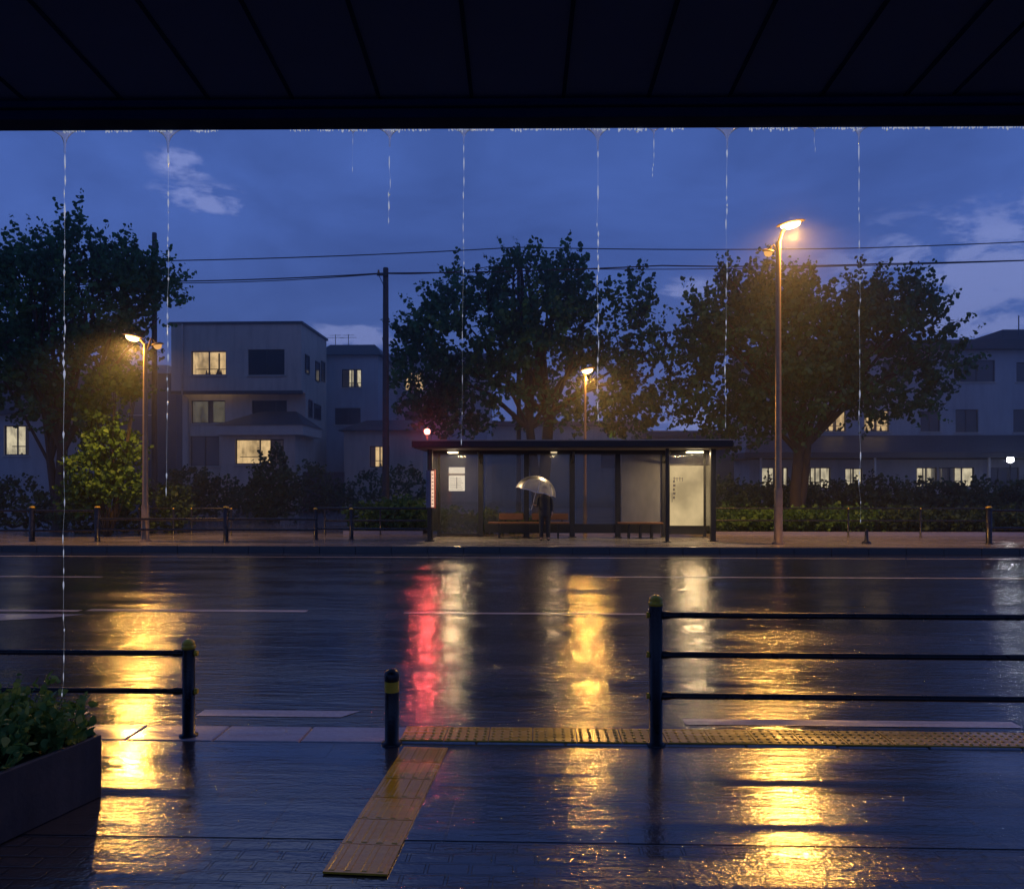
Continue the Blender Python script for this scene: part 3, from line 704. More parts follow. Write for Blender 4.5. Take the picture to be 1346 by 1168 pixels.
# porch extension
Yp = 35.8; pa, pb = W(291, 600, Yp).x, W(388, 600, Yp).x; zp = W(330, 572, Yp).z
w = rect_px(309, 373, 577, 610, Yp)
block(A, pa, pb, 0, zp, Yp, Y2 - Yp - .01, 'stuccoA', [w], 'porch_wall'); window(A, w, Yp, 'room_warm', 1, [(.72, .98)], 3)
mb = MB(); zf = W(330, 559, Yp).z; ea, eb = W(284, 560, Yp - .3).x, W(398, 560, Yp - .3).x
mb.box(ea, eb, Yp - .3, Y2 - .01, zp + .003, zf); mb.build('porch_fascia', M['trim'], A)
za = W(330, 541, Y2).z
mb = MB(); r = [(ea - .05, Yp - .35, zf + .003), (eb + .05, Yp - .35, zf + .003), (eb + .05, Y2 - .012, zf + .003), (ea - .05, Y2 - .012, zf + .003), (ea + 1.0, Y2 - .1, za), (eb - 1.3, Y2 - .1, za)]
mb.add(r, [(0, 1, 5, 4), (1, 2, 5), (2, 3, 4, 5), (3, 0, 4), (0, 3, 2, 1)]); mb.build('porch_roof', M['roof'], A)
# B
Y = 44.0; xa, xb = W(420, 500, Y).x, W(497, 500, Y).x; zt = W(460, 467, Y).z
B = thing('house', ((xa + xb) / 2, Y, 0), 'narrow blue-grey house with dark low roof and one pale lit window, beside the three-storey house', 'house')
w1 = rect_px(449, 475, 485, 509, Y); w2 = rect_px(440, 474, 536, 558, Y)
block(B, xa, xb, 0, zt, Y, 6, 'stuccoB', [w1, w2]); window(B, w1, Y, 'room_pale', 1, [(.0, .35), (.55, .75)], 2); window(B, w2, Y, 'dark', 1)
zr = W(460, 451, Y).z
mb = MB(); mb.add([(xa - .3, Y - .3, zt + .003), (xb + .3, Y - .3, zt + .003), (xb + .3, Y + 6.3, zt + .003), (xa - .3, Y + 6.3, zt + .003), (xa + .5, Y + .5, zr), (xb - .3, Y + .5, zr), (xb - .3, Y + 5, zr), (xa + .5, Y + 5, zr)],
                  [(0, 1, 5, 4), (1, 2, 6, 5), (2, 3, 7, 6), (3, 0, 4, 7), (4, 5, 6, 7), (0, 3, 2, 1)]); mb.build('roof', M['roof'], B)
mb = MB()
for px in (441, 458):
    q = W(px, 451, Y + 2); mb.tube([(q.x, Y + 2, zr - .1), (q.x, Y + 2, zr + .9)], .02, 6); mb.tube([(q.x - .5, Y + 2, zr + .7), (q.x + .5, Y + 2, zr + .72)], .012, 6); mb.tube([(q.x - .35, Y + 2, zr + .85), (q.x + .35, Y + 2, zr + .86)], .012, 6)
mb.build('aerial', M['frame'], B)
Yq = 40.5; xa, xb = W(452, 600, Yq).x, W(556, 600, Yq).x; zt = W(500, 566, Yq).z
E = thing('low_house', ((xa + xb) / 2, Yq, 0), 'low dim house with one lit window right behind the utility pole', 'house')
w1 = rect_px(486, 512, 586, 614, Yq)
block(E, xa, xb, 0, zt, Yq, 3.4, 'stuccoA', [w1]); window(E, w1, Yq, 'room_warm', 1, [(.0, .25)], 2)
zr = W(500, 552, Yq + 1.5).z
mb = MB(); mb.add([(xa - .3, Yq - .3, zt + .003), (xb + .3, Yq - .3, zt + .003), (xb + .3, Yq + 3.4, zt + .003), (xa - .3, Yq + 3.4, zt + .003), (xa + .9, Yq + 1.6, zr), (xb - .9, Yq + 1.6, zr)],
                  [(0, 1, 5, 4), (1, 2, 5), (2, 3, 4, 5), (3, 0, 4), (0, 3, 2, 1)]); mb.build('roof', M['roof'], E)
# C
Y = 50.0; xa, xb = W(503, 500, Y).x, W(640, 500, Y).x; zt = W(560, 472, Y).z
Cc = thing('house', ((xa + xb) / 2, Y, 0), 'dim house with one lit upper window half hidden by the middle tree', 'house')
w1 = rect_px(532, 557, 489, 513, Y)
block(Cc, xa, xb, 0, zt, Y, 6, 'stuccoB', [w1, rect_px(590, 615, 489, 513, Y), rect_px(532, 557, 540, 562, Y)])
window(Cc, w1, Y, 'room_warm', 1, [(.35, .5)], 2); window(Cc, rect_px(590, 615, 489, 513, Y), Y, 'dark'); window(Cc, rect_px(532, 557, 540, 562, Y), Y, 'dark')
mb = MB(); mb.box(xa - .2, xb + .2, Y - .2, Y + 6.2, zt + .003, zt + .3); mb.build('roof', M['roof'], Cc)
# left small building and dark house behind the left tree
Y = 36.0; xa, xb = W(-90, 600, Y).x, W(66, 600, Y).x; zt = W(30, 545, Y).z
L = thing('house', ((xa + xb) / 2, Y, 0), 'pale low house with a brightly lit window at the far left edge', 'house')
w1 = rect_px(5, 38, 559, 598, Y)
block(L, xa, xb, 0, zt, Y, 6, 'stuccoC', [w1]); window(L, w1, Y, 'room_pale', 1, [(.75, 1.0)], 3)
mb = MB(); mb.box(xa - .3, xb + .3, Y - .4, Y + 6.2, zt + .003, zt + .25); mb.build('roof', M['roof'], L)
Y = 47.0; xa, xb = W(-140, 600, Y).x, W(232, 600, Y).x; zt = W(150, 492, Y).z
D_ = thing('house', ((xa + xb) / 2, Y, 0), 'unlit dark house behind the tall left tree', 'house')
hs = [rect_px(70, 100, 520, 545, Y), rect_px(170, 205, 520, 545, Y), rect_px(110, 140, 585, 612, Y)]
block(D_, xa, xb, 0, zt, Y, 7, 'dark_wall', hs)
for h in hs: window(D_, h, Y, 'dark')
zr = W(150, 470, Y).z
mb = MB(); mb.add([(xa - .3, Y - .4, zt + .003), (xb + .3, Y - .4, zt + .003), (xb + .3, Y + 7, zt + .003), (xa - .3, Y + 7, zt + .003), (xa + 2, Y + 3, zr), (xb - 2, Y + 3, zr)],
                  [(0, 1, 5, 4), (1, 2, 5), (2, 3, 4, 5), (3, 0, 4), (0, 3, 2, 1)]); mb.build('roof', M['roof'], D_)
# right apartment block
Y = 42.0; xa, xb = W(1015, 600, Y).x, W(1560, 600, Y).x; zt = W(1290, 460, Y).z; zl = W(1290, 590, Y).z
R_ = thing('apartment_block', ((xa + xb) / 2, Y, 0), 'long two-tone apartment block with lit windows behind the right tree', 'apartment block')
hs = [rect_px(1085, 1112, 540, 567, Y), rect_px(1136, 1169, 539, 567, Y), rect_px(1262, 1308, 473, 502, Y), rect_px(1256, 1286, 538, 568, Y), rect_px(1336, 1372, 476, 502, Y), rect_px(1332, 1366, 538, 568, Y),
      rect_px(1085, 1112, 476, 502, Y), rect_px(1160, 1200, 476, 502, Y), rect_px(1210, 1236, 540, 567, Y)]
kinds = [('room_warm', [(.5, .6)], 4), ('room_warm', [], 4), ('dark', [], 0), ('dark', [], 0), ('dark', [], 0), ('dark', [], 0), ('dark', [], 0), ('dark', [], 0), ('dark', [], 0)]
block(R_, xa, xb, zl, zt, Y, 9, 'stuccoB', hs)
for h, k in zip(hs, kinds): window(R_, h, Y, k[0], 1, k[1], k[2])
mb = MB(); mb.box(xa - .4, xb + .4, Y - .45, Y + 9.4, zt + .003, W(1290, 448, Y).z); mb.build('roof', M['roof'], R_)
mb = MB(); mb.box(W(1318, 440, Y + 3).x, xb - 3, Y + 3, Y + 7, W(1290, 448, Y).z + .003, W(1330, 433, Y + 3).z); mb.build('stair_tower', M['dark_wall'], R_)
mb = MB(); q = W(1318, 440, Y + 3); mb.tube([(q.x + .6, Y + 2.5, q.z - .2), (q.x + .6, Y + 2.5, q.z + 1)], .03, 6); mb.build('aerial', M['frame'], R_)
# ground floor wing with canopy band
Yw = 39.0; xa, xb = W(985, 620, Yw).x, W(1600, 620, Yw).x; zb_ = W(1200, 604, Yw).z
hs = [rect_px(998, 1036, 614, 642, Yw), rect_px(1053, 1092, 614, 642, Yw), rect_px(1111, 1134, 615, 640, Yw), rect_px(1205, 1232, 614, 640, Yw), rect_px(1234, 1281, 614, 640, Yw), rect_px(1300, 1340, 614, 640, Yw)]
block(R_, xa, xb, 0, zb_, Yw, Y - Yw - .01, 'stuccoC', hs, 'ground_floor_wall')
kk = [('room_pale', [(.55, .9)], 3), ('room_pale', [(.0, .3)], 3), ('room_pale', [], 1), ('room_dim', [], 1), ('room_pale', [(.0, .5)], 2), ('dark', [], 0)]
for h, k in zip(hs, kk): window(R_, h, Yw, k[0], 2 if h[1] - h[0] > 1.2 else 1, k[1], k[2])
mb = MB(); za, zb2 = W(1200, 602, Yw - 1).z, W(1200, 590, Yw - 1).z; z3 = W(1200, 572, Y).z
mb.box(xa - .5, xb, Yw - 1, Y - .02, za + .03, za + .3)
mb.add([(xa - .5, Yw - 1, za + .303), (xb, Yw - 1, za + .303), (xb, Y - .02, z3), (xa + .8, Y - .02, z3), (xa - .5, Y - .02, za + .303)], [(0, 1, 2, 3), (0, 3, 4)]); mb.build('lean_to_roof', M['roof'], R_)
mb = MB()
for px in (1000, 1150, 1300, 1420): q = W(px, 620, Yw - .8); mb.box(q.x - .05, q.x + .05, Yw - .85, Yw - .75, 0, za + .03)
mb.build('porch_post', M['trim'], R_)
# low dark building between the trees
Y = 52.0; xa, xb = W(850, 600, Y).x, W(1010, 600, Y).x; zt = W(900, 574, Y).z
K = thing('low_house', ((xa + xb) / 2, Y, 0), 'low dark building in the gap between the middle and right trees', 'house')
hs = [rect_px(900, 925, 600, 620, Y)]
block(K, xa, xb, 0, zt, Y, 6, 'dark_wall', hs); window(K, hs[0], Y, 'dark')
mb = MB(); mb.box(xa - .3, xb + .3, Y - .3, Y + 6.3, zt + .003, zt + .4); mb.build('roof', M['roof'], K)
Y = 58.0; xa, xb = W(640, 600, Y).x, W(850, 600, Y).x; zt = W(900, 560, Y).z
K = thing('house', ((xa + xb) / 2, Y, 0), 'dim building behind the trunk of the middle tree', 'house')
hs = [rect_px(790, 815, 590, 615, Y)]
block(K, xa, xb, 0, zt, Y, 6, 'stuccoA', hs); window(K, hs[0], Y, 'dark')
mb = MB(); mb.box(xa - .3, xb + .3, Y - .3, Y + 6.3, zt + .003, zt + .4); mb.build('roof', M['roof'], K)
# garden wall between houses
Yg = 37.0
mb = MB(); mb.box(W(392, 640, Yg).x, W(452, 640, Yg).x, Yg, Yg + .15, 0, W(420, 622, Yg).z); mb.box(W(390, 640, Yg).x, W(452, 640, Yg).x, Yg - .03, Yg + .18, W(420, 622, Yg).z + .002, W(420, 622, Yg).z + .07)
tag(mb.build('garden_wall', M['dark_wall']), 'low dark garden wall between the three-storey house and the low house', 'wall')
# ------------------------------------------------------------------ street lamps
def point(name, loc, col, power, radius, parent=None, kind='POINT'):
    l = bpy.data.lights.new(name, kind)
    if kind == 'SPOT': l.spot_size = math.radians(152); l.spot_blend = .35
    l.color = col; l.energy = power; l.shadow_soft_size = radius
    o = bpy.data.objects.new(name, l); COL.objects.link(o); o.location = loc
    if parent is not None: o.parent = parent; o.location = Vector(loc) - root_loc(parent)
    return o
def lamp_head(t, c, ang, L=.55, wdt=.22, bulb='bulb', tilt=.15):
    mt = Matrix.Translation(c) @ Matrix.Rotation(ang, 4, 'Z') @ Matrix.Rotation(-tilt, 4, 'Y')
    mb = MB(); prof = [(-.5, .12), (-.42, .7), (-.1, 1), (.3, .9), (.5, .35)]; vs = []; n = 10
    for (q, w) in prof:
        for j in range(n):
            an = 2 * PI * j / n; z = math.sin(an) * .07 * w; vs.append(mt @ Vector((q * L, math.cos(an) * wdt / 2 * w, z if z > 0 else z * .25)))
    mb.add(vs, [(i * n + j, i * n + (j + 1) % n, (i + 1) * n + (j + 1) % n, (i + 1) * n + j) for i in range(len(prof) - 1) for j in range(n)], True)
    mb.add(vs[:n], [tuple(range(n))]); mb.add(vs[-n:], [tuple(range(n))[::-1]])
    h = mb.build('lamp_head', M['grey_metal'], t)
    mb = MB(); vs = []
    for (r, z) in ((.0, -.15), (.5, -.135), (.85, -.09), (1, -.02)):
        for j in range(14):
            an = 2 * PI * j / 14; vs.append(mt @ Vector((math.cos(an) * L * .36 * max(r, .01), math.sin(an) * wdt * .44 * max(r, .01), z)))
    mb.add(vs, [(i * 14 + j, i * 14 + (j + 1) % 14, (i + 1) * 14 + (j + 1) % 14, (i + 1) * 14 + j) for i in range(3) for j in range(14)], True)
    mb.build('lamp_glass', M[bulb], h); return h
def street_lamp(px, base_py, Y, head, pole_top_py, r0, r1, label, power, head2=None, hs=1.0, curve=True, radius=.10):
    b = W(px, base_py, Y); b.z = 0
    t = thing('street_lamp', b, label, 'street lamp', 'street lamps across the road')
    top = W(px, pole_top_py, Y)
    mb = MB(); mb.lathe([(r0 * 1.5, 0), (r0 * 1.5, .03), (r0, .06), (r0, top.z * .18), (r0 * .8, top.z * .19), (r1, top.z)], (b.x, b.y, 0), 16); mb.build('pole', M['grey_metal'], t)
    hp = W(head[0], head[1], Y); dx = hp.x - b.x
    mb = MB(); mb.tube([(b.x, Y, top.z - .05), (b.x + dx * .3, Y, top.z + (hp.z - top.z) * .6), (b.x + dx * .75, Y, hp.z + .04)], r1 * .7, 10); mb.build('arm', M['grey_metal'], t)
    lamp_head(t, Vector((hp.x, Y, hp.z + .07)), 0 if dx > 0 else PI, .55 * hs, .26 * hs, tilt=.2)
    point('lamp_light', (hp.x, Y, hp.z - .22), WARM, power, radius, t, 'SPOT').rotation_euler = (math.radians(-24), 0, 0)
    point('lamp_glow', (hp.x, Y - .25, hp.z - .12), WARM, power * .05, .1, t)
    if head2:
        h2 = W(head2[0], head2[1], Y); dx2 = h2.x - b.x
        mb = MB(); mb.tube([(b.x, Y, top.z - .35), (b.x + dx2 * .5, Y, h2.z + .25), (b.x + dx2 * .9, Y, h2.z + .08)], r1 * .5, 8); mb.build('arm', M['grey_metal'], t)
        lamp_head(t, Vector((h2.x, Y, h2.z + .05)), 0 if dx2 > 0 else PI, .36, .2, 'bulb_dim')
    return t
street_lamp(1023, 714, 22.2, (1039, 297), 318, .12, .07, 'tallest street lamp with amber light, right of the bus shelter', 2500, (1010, 333), 1.5, radius=.12)
street_lamp(191, 712, 22.6, (175, 445), 452, .11, .055, 'amber street lamp on the left pavement with short side arm', 1150, (207, 455), 1.15)
street_lamp(769, 690, 27.2, (772, 488), 492, .07, .04, 'small distant amber street lamp rising behind the bus shelter', 850, None, 1.0, radius=.09)
# white post lamp at right
q = W(1328, 604, 34)
t = thing('post_lamp', (q.x, 34, 0), 'small white lantern on a post at the far right', 'post lamp')
mb = MB(); mb.lathe([(.07, 0), (.07, .1), (.035, .14), (.035, q.z - .12)], (q.x, 34, 0), 10); mb.build('pole', M['black_metal'], t)
mb = MB(); mb.lathe([(.06, -.12), (.13, -.09), (.13, .08), (.1, .1)], (q.x, 34, q.z), 12); mb.build('lamp_glass', M['bulb_white'], t)
mb = MB(); mb.lathe([(.2, .102), (.2, .12), (.05, .18), (.0001, .19)], (q.x, 34, q.z), 12); mb.build('lamp_hood', M['black_metal'], t)
point('lamp_light', (q.x, 34, q.z - .02), (.9, .93, 1), 90, .16, t)
# ------------------------------------------------------------------ poles and cables
def pole(px, top_py, Y, r, label, h_arms=()):
    b = W(px, 690, Y); b.z = 0; t = thing('utility_pole', b, label, 'utility pole', 'utility poles'); tz = W(px, top_py, Y).z
    mb = MB(); mb.lathe([(r * 1.15, 0), (r, tz * .3), (r * .82, tz - .03), (r * .7, tz)], (b.x, Y, 0), 14); mb.build('pole', M['pole'], t)
    for py, L in h_arms:
        z = W(px, py, Y).z
        mb = MB(); mb.box(b.x - L, b.x + L * .4, Y - r - .04, Y - r + .04, z - .04, z + .04); mb.tube([(b.x - L * .8, Y - r, z), (b.x, Y - r, z - .5)], .015, 6); mb.build('cross_arm', M['black_metal'], t)
        mb = MB(); mb.lathe([(.03, 0), (.05, .04), (.03, .08), (.045, .12), (.0001, .14)], (b.x - L * .8, Y - r, z + .041), 8); mb.build('insulator', M['grey_metal'], t)
    return Vector((b.x, Y, tz))
PA = pole(203, 306, 30, .11, 'dark utility pole rising behind the crown of the left tree', [(344, .35)])
PB = pole(507, 352, 28, .125, 'tall bare utility pole left of the bus shelter', [(362, .3)])
PC = pole(682, 324, 33, .10, 'utility pole hidden behind the middle tree, only its tip at the tree top', [])
xo = W(1750, 300, 32)
def cable(pts, r, label, sag=.25, Y=None):
    mb = MB(); P = []
    for (a, b) in zip(pts[:-1], pts[1:]):
        for i in range(24):
            q = i / 24; p = a.lerp(b, q); p.z -= sag * 4 * q * (1 - q); P.append(p)
    P.append(pts[-1]); mb.tube(P, r, 6); tag(mb.build('overhead_cable', M['wire']), label, 'cable', 'overhead cables above the street')
cable([W(-150, 352, 30), W(203, 343, 30), W(680, 325, 33), W(1136, 326, 33), W(1750, 296, 33)], .022, 'highest overhead cable, peaking over the middle tree', .08)
cable([W(-150, 380, 29), W(205, 370, 30), W(505, 359, 28), W(870, 349, 29), W(1150, 347, 30), W(1750, 327, 30)], .024, 'lower overhead cable passing the top of the bare utility pole', .06)
cable([W(-150, 383, 29), W(205, 372, 30), W(505, 359.5, 28), W(640, 351, 29), W(1100, 350, 30), W(1750, 322, 30)], .016, 'thin cable running just beside the lower overhead cable', .10)
# ------------------------------------------------------------------ far rails
def far_fence(x0, x1, Y, posts, rails, label, ph=667, r=.035, rr=.034, cap='yellow_cap', group='dark guard rails along the far pavement'):
    a, b = W(x0, 700, Y), W(x1, 700, Y); t = thing('guard_rail', ((a.x + b.x) / 2, Y, 0), label, 'guard rail', group)
    for p in posts:
        q = W(p, 700, Y); post(t, q.x, Y, W(p, ph, Y).z, r, cap, 0, 10, .05)
    for py in rails:
        za = W((x0 + x1) / 2, py, Y).z; mb = MB(); mb.tube([(a.x, Y, za), (b.x, Y, za)], rr, 8); mb.build('rail', M['black_metal'], t)
    return t
far_fence(-60, 128, 22.4, [42], [671, 697], 'dark two-rail guard rail at the far left edge of the far pavement', 665, .075)
far_fence(128, 415, 22.4, [128, 297], [682, 696], 'dark guard rail crossing behind the foot of the left street lamp', 665, .075)
far_fence(183, 228, 25.4, [183, 228], [668, 684], 'short lit top rail behind the left street lamp', 667, .03, .025)
far_fence(252, 304, 25.4, [252, 304], [668, 684], 'short rail section in front of the rounded green bushes', 667, .03, .025)
far_fence(415, 562, 23.4, [415, 462], [668, 695], 'dark two-rail guard rail between the side street and the bus shelter', 667, .065)
far_fence(427, 560, 25.6, [427, 500], [668, 684], 'dark rail behind the guard rail, in front of the low green bush', 667, .03)
far_fence(940, 1300, 25.3, [1020, 1115, 1210], [668, 684], 'thin two-rail fence in front of the hedge, right of the bus shelter', 667, .03, .024)
far_fence(1300, 1420, 22.4, [1300, 1430], [671, 694], 'dark guard rail with a capped post at the far right', 665, .08)
q = W(1139, 713, 22.4)
t = thing('bollard', (q.x, 22.4, 0), 'short dark post standing alone on the far pavement right of the tall lamp', 'bollard')
mb = MB(); mb.lathe([(.13, 0), (.12, .05), (.055, .09), (.045, .36)], (q.x, 22.4, 0), 12); mb.build('post', M['black_metal'], t)
mb = MB(); mb.lathe([(.05, .36), (.05, .39), (.0001, .42)], (q.x, 22.4, 0), 12); mb.build('cap', M['black_metal'], t)
# ------------------------------------------------------------------ bus shelter
YS, YB = 23.1, 24.9; ZR0 = W(750, 589, 22.3).z; ZR1 = W(750, 579, 22.3).z
sa, sb = W(541, 580, 22.3).x, W(964, 580, 22.3).x
S = thing('bus_shelter', ((sa + sb) / 2, YB, 0), 'long glass bus shelter with flat dark roof across the wet road', 'bus shelter')
mb = MB(); mb.box(sa, sb, 22.3, 26.0, ZR0 + .04, ZR1)
mb.build('roof', M['shelter'], S, bevel=.015)
mb = MB(); mb.box(sa - .03, sb + .03, 22.26, 26.04, ZR1 + .002, ZR1 + .03); mb.build('roof_trim', M['roofpanel'], S)
mb = MB(); mb.box(sa + .06, sb - .06, 22.36, 25.94, ZR0 + .01, ZR0 + .038); mb.build('ceiling', M['under'], S)
def spost(px, Y, w=.085, d=.09):
    q = W(px, 700, Y); mb = MB(); mb.box(q.x - w, q.x + w, Y - d, Y + d, .02, ZR0 + .008); mb.box(q.x - w - .05, q.x + w + .05, Y - d - .05, Y + d + .05, .0, .018)
    return mb.build('post', M['shelter'], S, bevel=.01)
for px in (632, 692, 752, 812, 873): spost(px, YB)
for px in (565.5, 937): spost(px, YS, .075)
spost(877, 22.75, .05, .05)
for px in (577, 926): spost(px, YB, .05, .05)
zt, zb_ = W(700, 597, YB).z, W(700, 688, YB).z; zb2 = W(700, 701, YB).z
def xpx(px, Y=YB): return W(px, 650, Y).x
mb = MB(); mb.box(xpx(577), xpx(926), YB - .04, YB + .04, zt, zt + .10)
mb.box(xpx(637), xpx(868), YB - .03, YB + .03, zb_ - .30, zb_ - .002); mb.box(xpx(579), xpx(628), YB - .03, YB + .03, zb2 - .06, zb2); mb.box(xpx(878), xpx(924), YB - .03, YB + .03, W(900, 702, YB).z, W(900, 692, YB).z)
mb.build('glazing_rail', M['shelter'], S, bevel=.006)
for (a, b, z0, m) in ((579.5, 628, zb2, 'glass'), (636.5, 688, zb_, 'glass'), (696.5, 748, zb_, 'glass'), (756.5, 808, zb_, 'glass'), (816.5, 868.5, zb_, 'milk_glass')):
    mb = MB(); mb.box(xpx(a), xpx(b), YB - .006, YB + .006, z0, zt); mb.build('glass_pane', M[m], S)
for px in (566, 937):   # side panes
    x = W(px, 650, YS).x; x2 = W(577 if px < 700 else 926, 650, YB).x
    mb = MB(); mb.add([(x - .006, YS + .09, .25), (x + .006, YS + .09, .25), (x2 + .006, YB - .06, .25), (x2 - .006, YB - .06, .25), (x - .006, YS + .09, zt), (x + .006, YS + .09, zt), (x2 + .006, YB - .06, zt), (x2 - .006, YB - .06, zt)],
                      [(0, 3, 2, 1), (4, 5, 6, 7), (0, 1, 5, 4), (1, 2, 6, 5), (2, 3, 7, 6), (3, 0, 4, 7)]); mb.build('side_pane', M['glass'], S)
# brackets from posts to roof
for px in (632, 752, 873):
    q = W(px, 600, YB); mb = MB(); mb.tube([(q.x, YB - .1, ZR0 - .35), (q.x, YB - 1.2, ZR0 - .02)], .035, 8); mb.build('bracket', M['shelter'], S)
mb = MB(); mb.box(sa + .3, sb - .3, 23.9, 24.0, ZR0 - .09, ZR0 + .006); mb.build('ceiling_beam', M['shelter'], S)
# lights in the ceiling; the dim middle one is added to brighten the umbrella
for (px, wpx) in ((596, 12), (728, 8), (912, 20)):
    q = W(px, 592, 23.7); hw = wpx / 2 * .0237
    mb = MB(); mb.box(q.x - hw - .03, q.x + hw + .03, 23.45, 23.72, ZR0 - .05, ZR0 + .006); f = mb.build('ceiling_light', M['shelter'], S)
    mb = MB(); mb.box(q.x - hw, q.x + hw, 23.43, 23.70, ZR0 - .085, ZR0 - .052); mb.build('light_tube', M['tube_light' if px != 728 else 'tube_added'], f)
    l = bpy.data.lights.new('shelter_light', 'AREA'); l.shape = 'RECTANGLE'; l.size = hw * 2; l.size_y = .25; l.energy = {596: 75, 912: 120}.get(px, 16); l.color = (1, .68, .34)
    o = bpy.data.objects.new('shelter_light', l); COL.objects.link(o); o.location = Vector((q.x, 23.57, ZR0 - .1)) - root_loc(S); o.parent = S
# lit poster panel
a, b, c, d = xpx(880, YB), xpx(924, YB), W(900, 692, YB).z, W(900, 612, YB).z
mb = MB(); mb.box(a - .03, b + .03, YB - .07, YB + .05, c + .002, d + .05); f = mb.build('poster_case', M['shelter'], S)
mb = MB(); mb.quad((a, YB - .074, c + .04), (b, YB - .074, c + .04), (b, YB - .074, d), (a, YB - .074, d)); mb.build('poster', M['lightbox'], f)
mb = MB()
for k in range(5): mb.box(a + .10, a + .16 + .02 * (k % 2), YB - .078, YB - .075, d - .55 - k * .13, d - .47 - k * .13)
for k in range(4): mb.box(a + .13 + .09 * k, a + .15 + .09 * k, YB - .078, YB - .075, d - .50, d - .36 - .02 * (k % 2))
mb.box(a + .10, a + .42, YB - .078, YB - .075, d - .42, d - .40)
mb.build('lettering', M['ink'], f)
mb = MB(); mb.box(a + .06, a + .08, YB - .078, YB - .075, c + .8, c + 1.1); mb.build('printed_line', M['ink'], f)
mb = MB(); mb.quad((xpx(880), YB - .01, d + .06), (xpx(924), YB - .01, d + .06), (xpx(924), YB - .01, zt), (xpx(880), YB - .01, zt)); mb.build('glass_pane', M['glass'], S)
# notice on the left pane, its sheet is emissive
a, b, c, d = xpx(590), xpx(611), W(600, 645, YB).z, W(600, 614, YB).z
mb = MB(); mb.box(a, b, YB - .016, YB - .008, c, d)
nb = mb.build('notice', emit('emissive_notice', (1, .85, .66), .75, .12, 4), S)
mb = MB()
zz = d - .20; mb.box(a, b, YB - .019, YB - .017, zz - .07, zz)
for k in range(6): mb.box(a + .04, b - .06 - .03 * (k % 3), YB - .019, YB - .017, c + .05 + k * .07, c + .062 + k * .07)
mb.box((a + b) / 2 - .012, (a + b) / 2 + .012, YB - .0195, YB - .017, c + .08, zz - .12)
mb.build('lettering', M['board'], nb)
# bench (stands on the pavement inside the shelter)
def bench(xa_, xb_, back, label):
    A_, B_ = xpx(xa_, 24.3), xpx(xb_, 24.3); zs = W(700, 686, 24.3).z
    t = thing('bench', ((A_ + B_) / 2, 24.3, 0), label, 'bench', 'benches inside the bus shelter')
    mb = MB()
    for k in range(4): mb.box(A_, B_, 24.1 + k * .11, 24.2 + k * .11, zs - .045, zs)
    mb.build('seat', M['wood'], t, bevel=.008)
    for q in (A_ + .35, (A_ + B_) / 2, B_ - .35):
        mb = MB(); mb.box(q - .025, q + .025, 24.14, 24.19, 0, zs - .075); mb.box(q - .025, q + .025, 24.46, 24.51, 0, zs - .075); mb.box(q - .025, q + .025, 24.12, 24.52, zs - .075, zs - .047); mb.build('leg', M['shelter'], t)
    for (p, r) in back:
        mb = MB(); z2, z3 = W(700, 683, 24.55).z, W(700, 674.5, 24.55).z
        mb.box(xpx(p, 24.55), xpx(r, 24.55), 24.55, 24.59, z2, z3); mb.build('backrest', M['wood'], t, bevel=.01)
        mb = MB()
        for q in (xpx(p, 24.55) + .2, xpx(r, 24.55) - .2): mb.box(q - .02, q + .02, 24.592, 24.62, zs - .04, z3 - .02)
        mb.build('back_support', M['shelter'], t)
bench(642, 748, [(656, 688), (699, 747)], 'orange wooden bench with backrests behind the waiting person')
bench(812, 871, [], 'low backless orange bench under the frosted pane of the shelter')
# timetable stand
q = W(565, 700, 22.75)
t = thing('bus_stop_sign', (q.x, 22.75, 0), 'upright bus stop board with lit red-edged side at the left end of the shelter', 'bus stop sign')
z1_, z0_ = W(565, 618, 22.75).z, W(565, 667, 22.75).z
mb = MB(); mb.box(q.x - .07, q.x + .04, 22.72, 22.78, 0, z0_ + .002); mb.box(q.x - .14, q.x + .12, 22.66, 22.84, 0, .03); mb.build('post', M['shelter'], t)
mb = MB(); mb.box(q.x - .09, q.x + .045, 22.6, 22.9, z0_, z1_); bo = mb.build('board', M['board'], t, bevel=.008)
mb = MB(); mb.box(q.x + .047, q.x + .16, 22.62, 22.88, z0_ - .02, z1_ + .02); mb.build('timetable_case', M['red_ink'], t)
mb = MB(); mb.box(q.x + .062, q.x + .146, 22.612, 22.618, z0_ + .02, z1_ - .02); ti = mb.build('timetable', M['strip_box'], t)
mb = MB()
for k in range(9): mb.box(q.x + .075 + .01 * (k % 2), q.x + .125, 22.606, 22.611, z0_ + .1 + k * .11, z0_ + .125 + k * .11)
mb.build('lettering', M['red_ink'], ti)
# red beacon on the roof
q = W(561.5, 567, 22.7)
t = thing('red_beacon', (q.x, 22.7, ZR1 + .03), 'glowing red beacon on the left end of the shelter roof', 'warning light')
mb = MB(); mb.lathe([(.07, ZR1 + .031), (.07, ZR1 + .05), (.025, ZR1 + .06), (.025, q.z - .09)], (q.x, 22.7, 0), 12); mb.build('stem', M['black_metal'], t)
mb = MB(); mb.lathe([(.05, -.09), (.085, -.05), (.095, 0), (.085, .05), (.04, .085), (.0001, .095)], (q.x, 22.7, q.z), 16); mb.build('lamp_glass', M['bulb_core'], t)
bl = point('lamp_light', (q.x, 22.7 - .16, q.z), (1, .10, .09), 120, .05, t, 'SPOT'); bl.data.spot_size = math.radians(150); bl.rotation_euler = (math.radians(-68), 0, 0)
point('lamp_glow', (q.x, 22.7 - .18, q.z), (1, .12, .08), 25, .08, t)
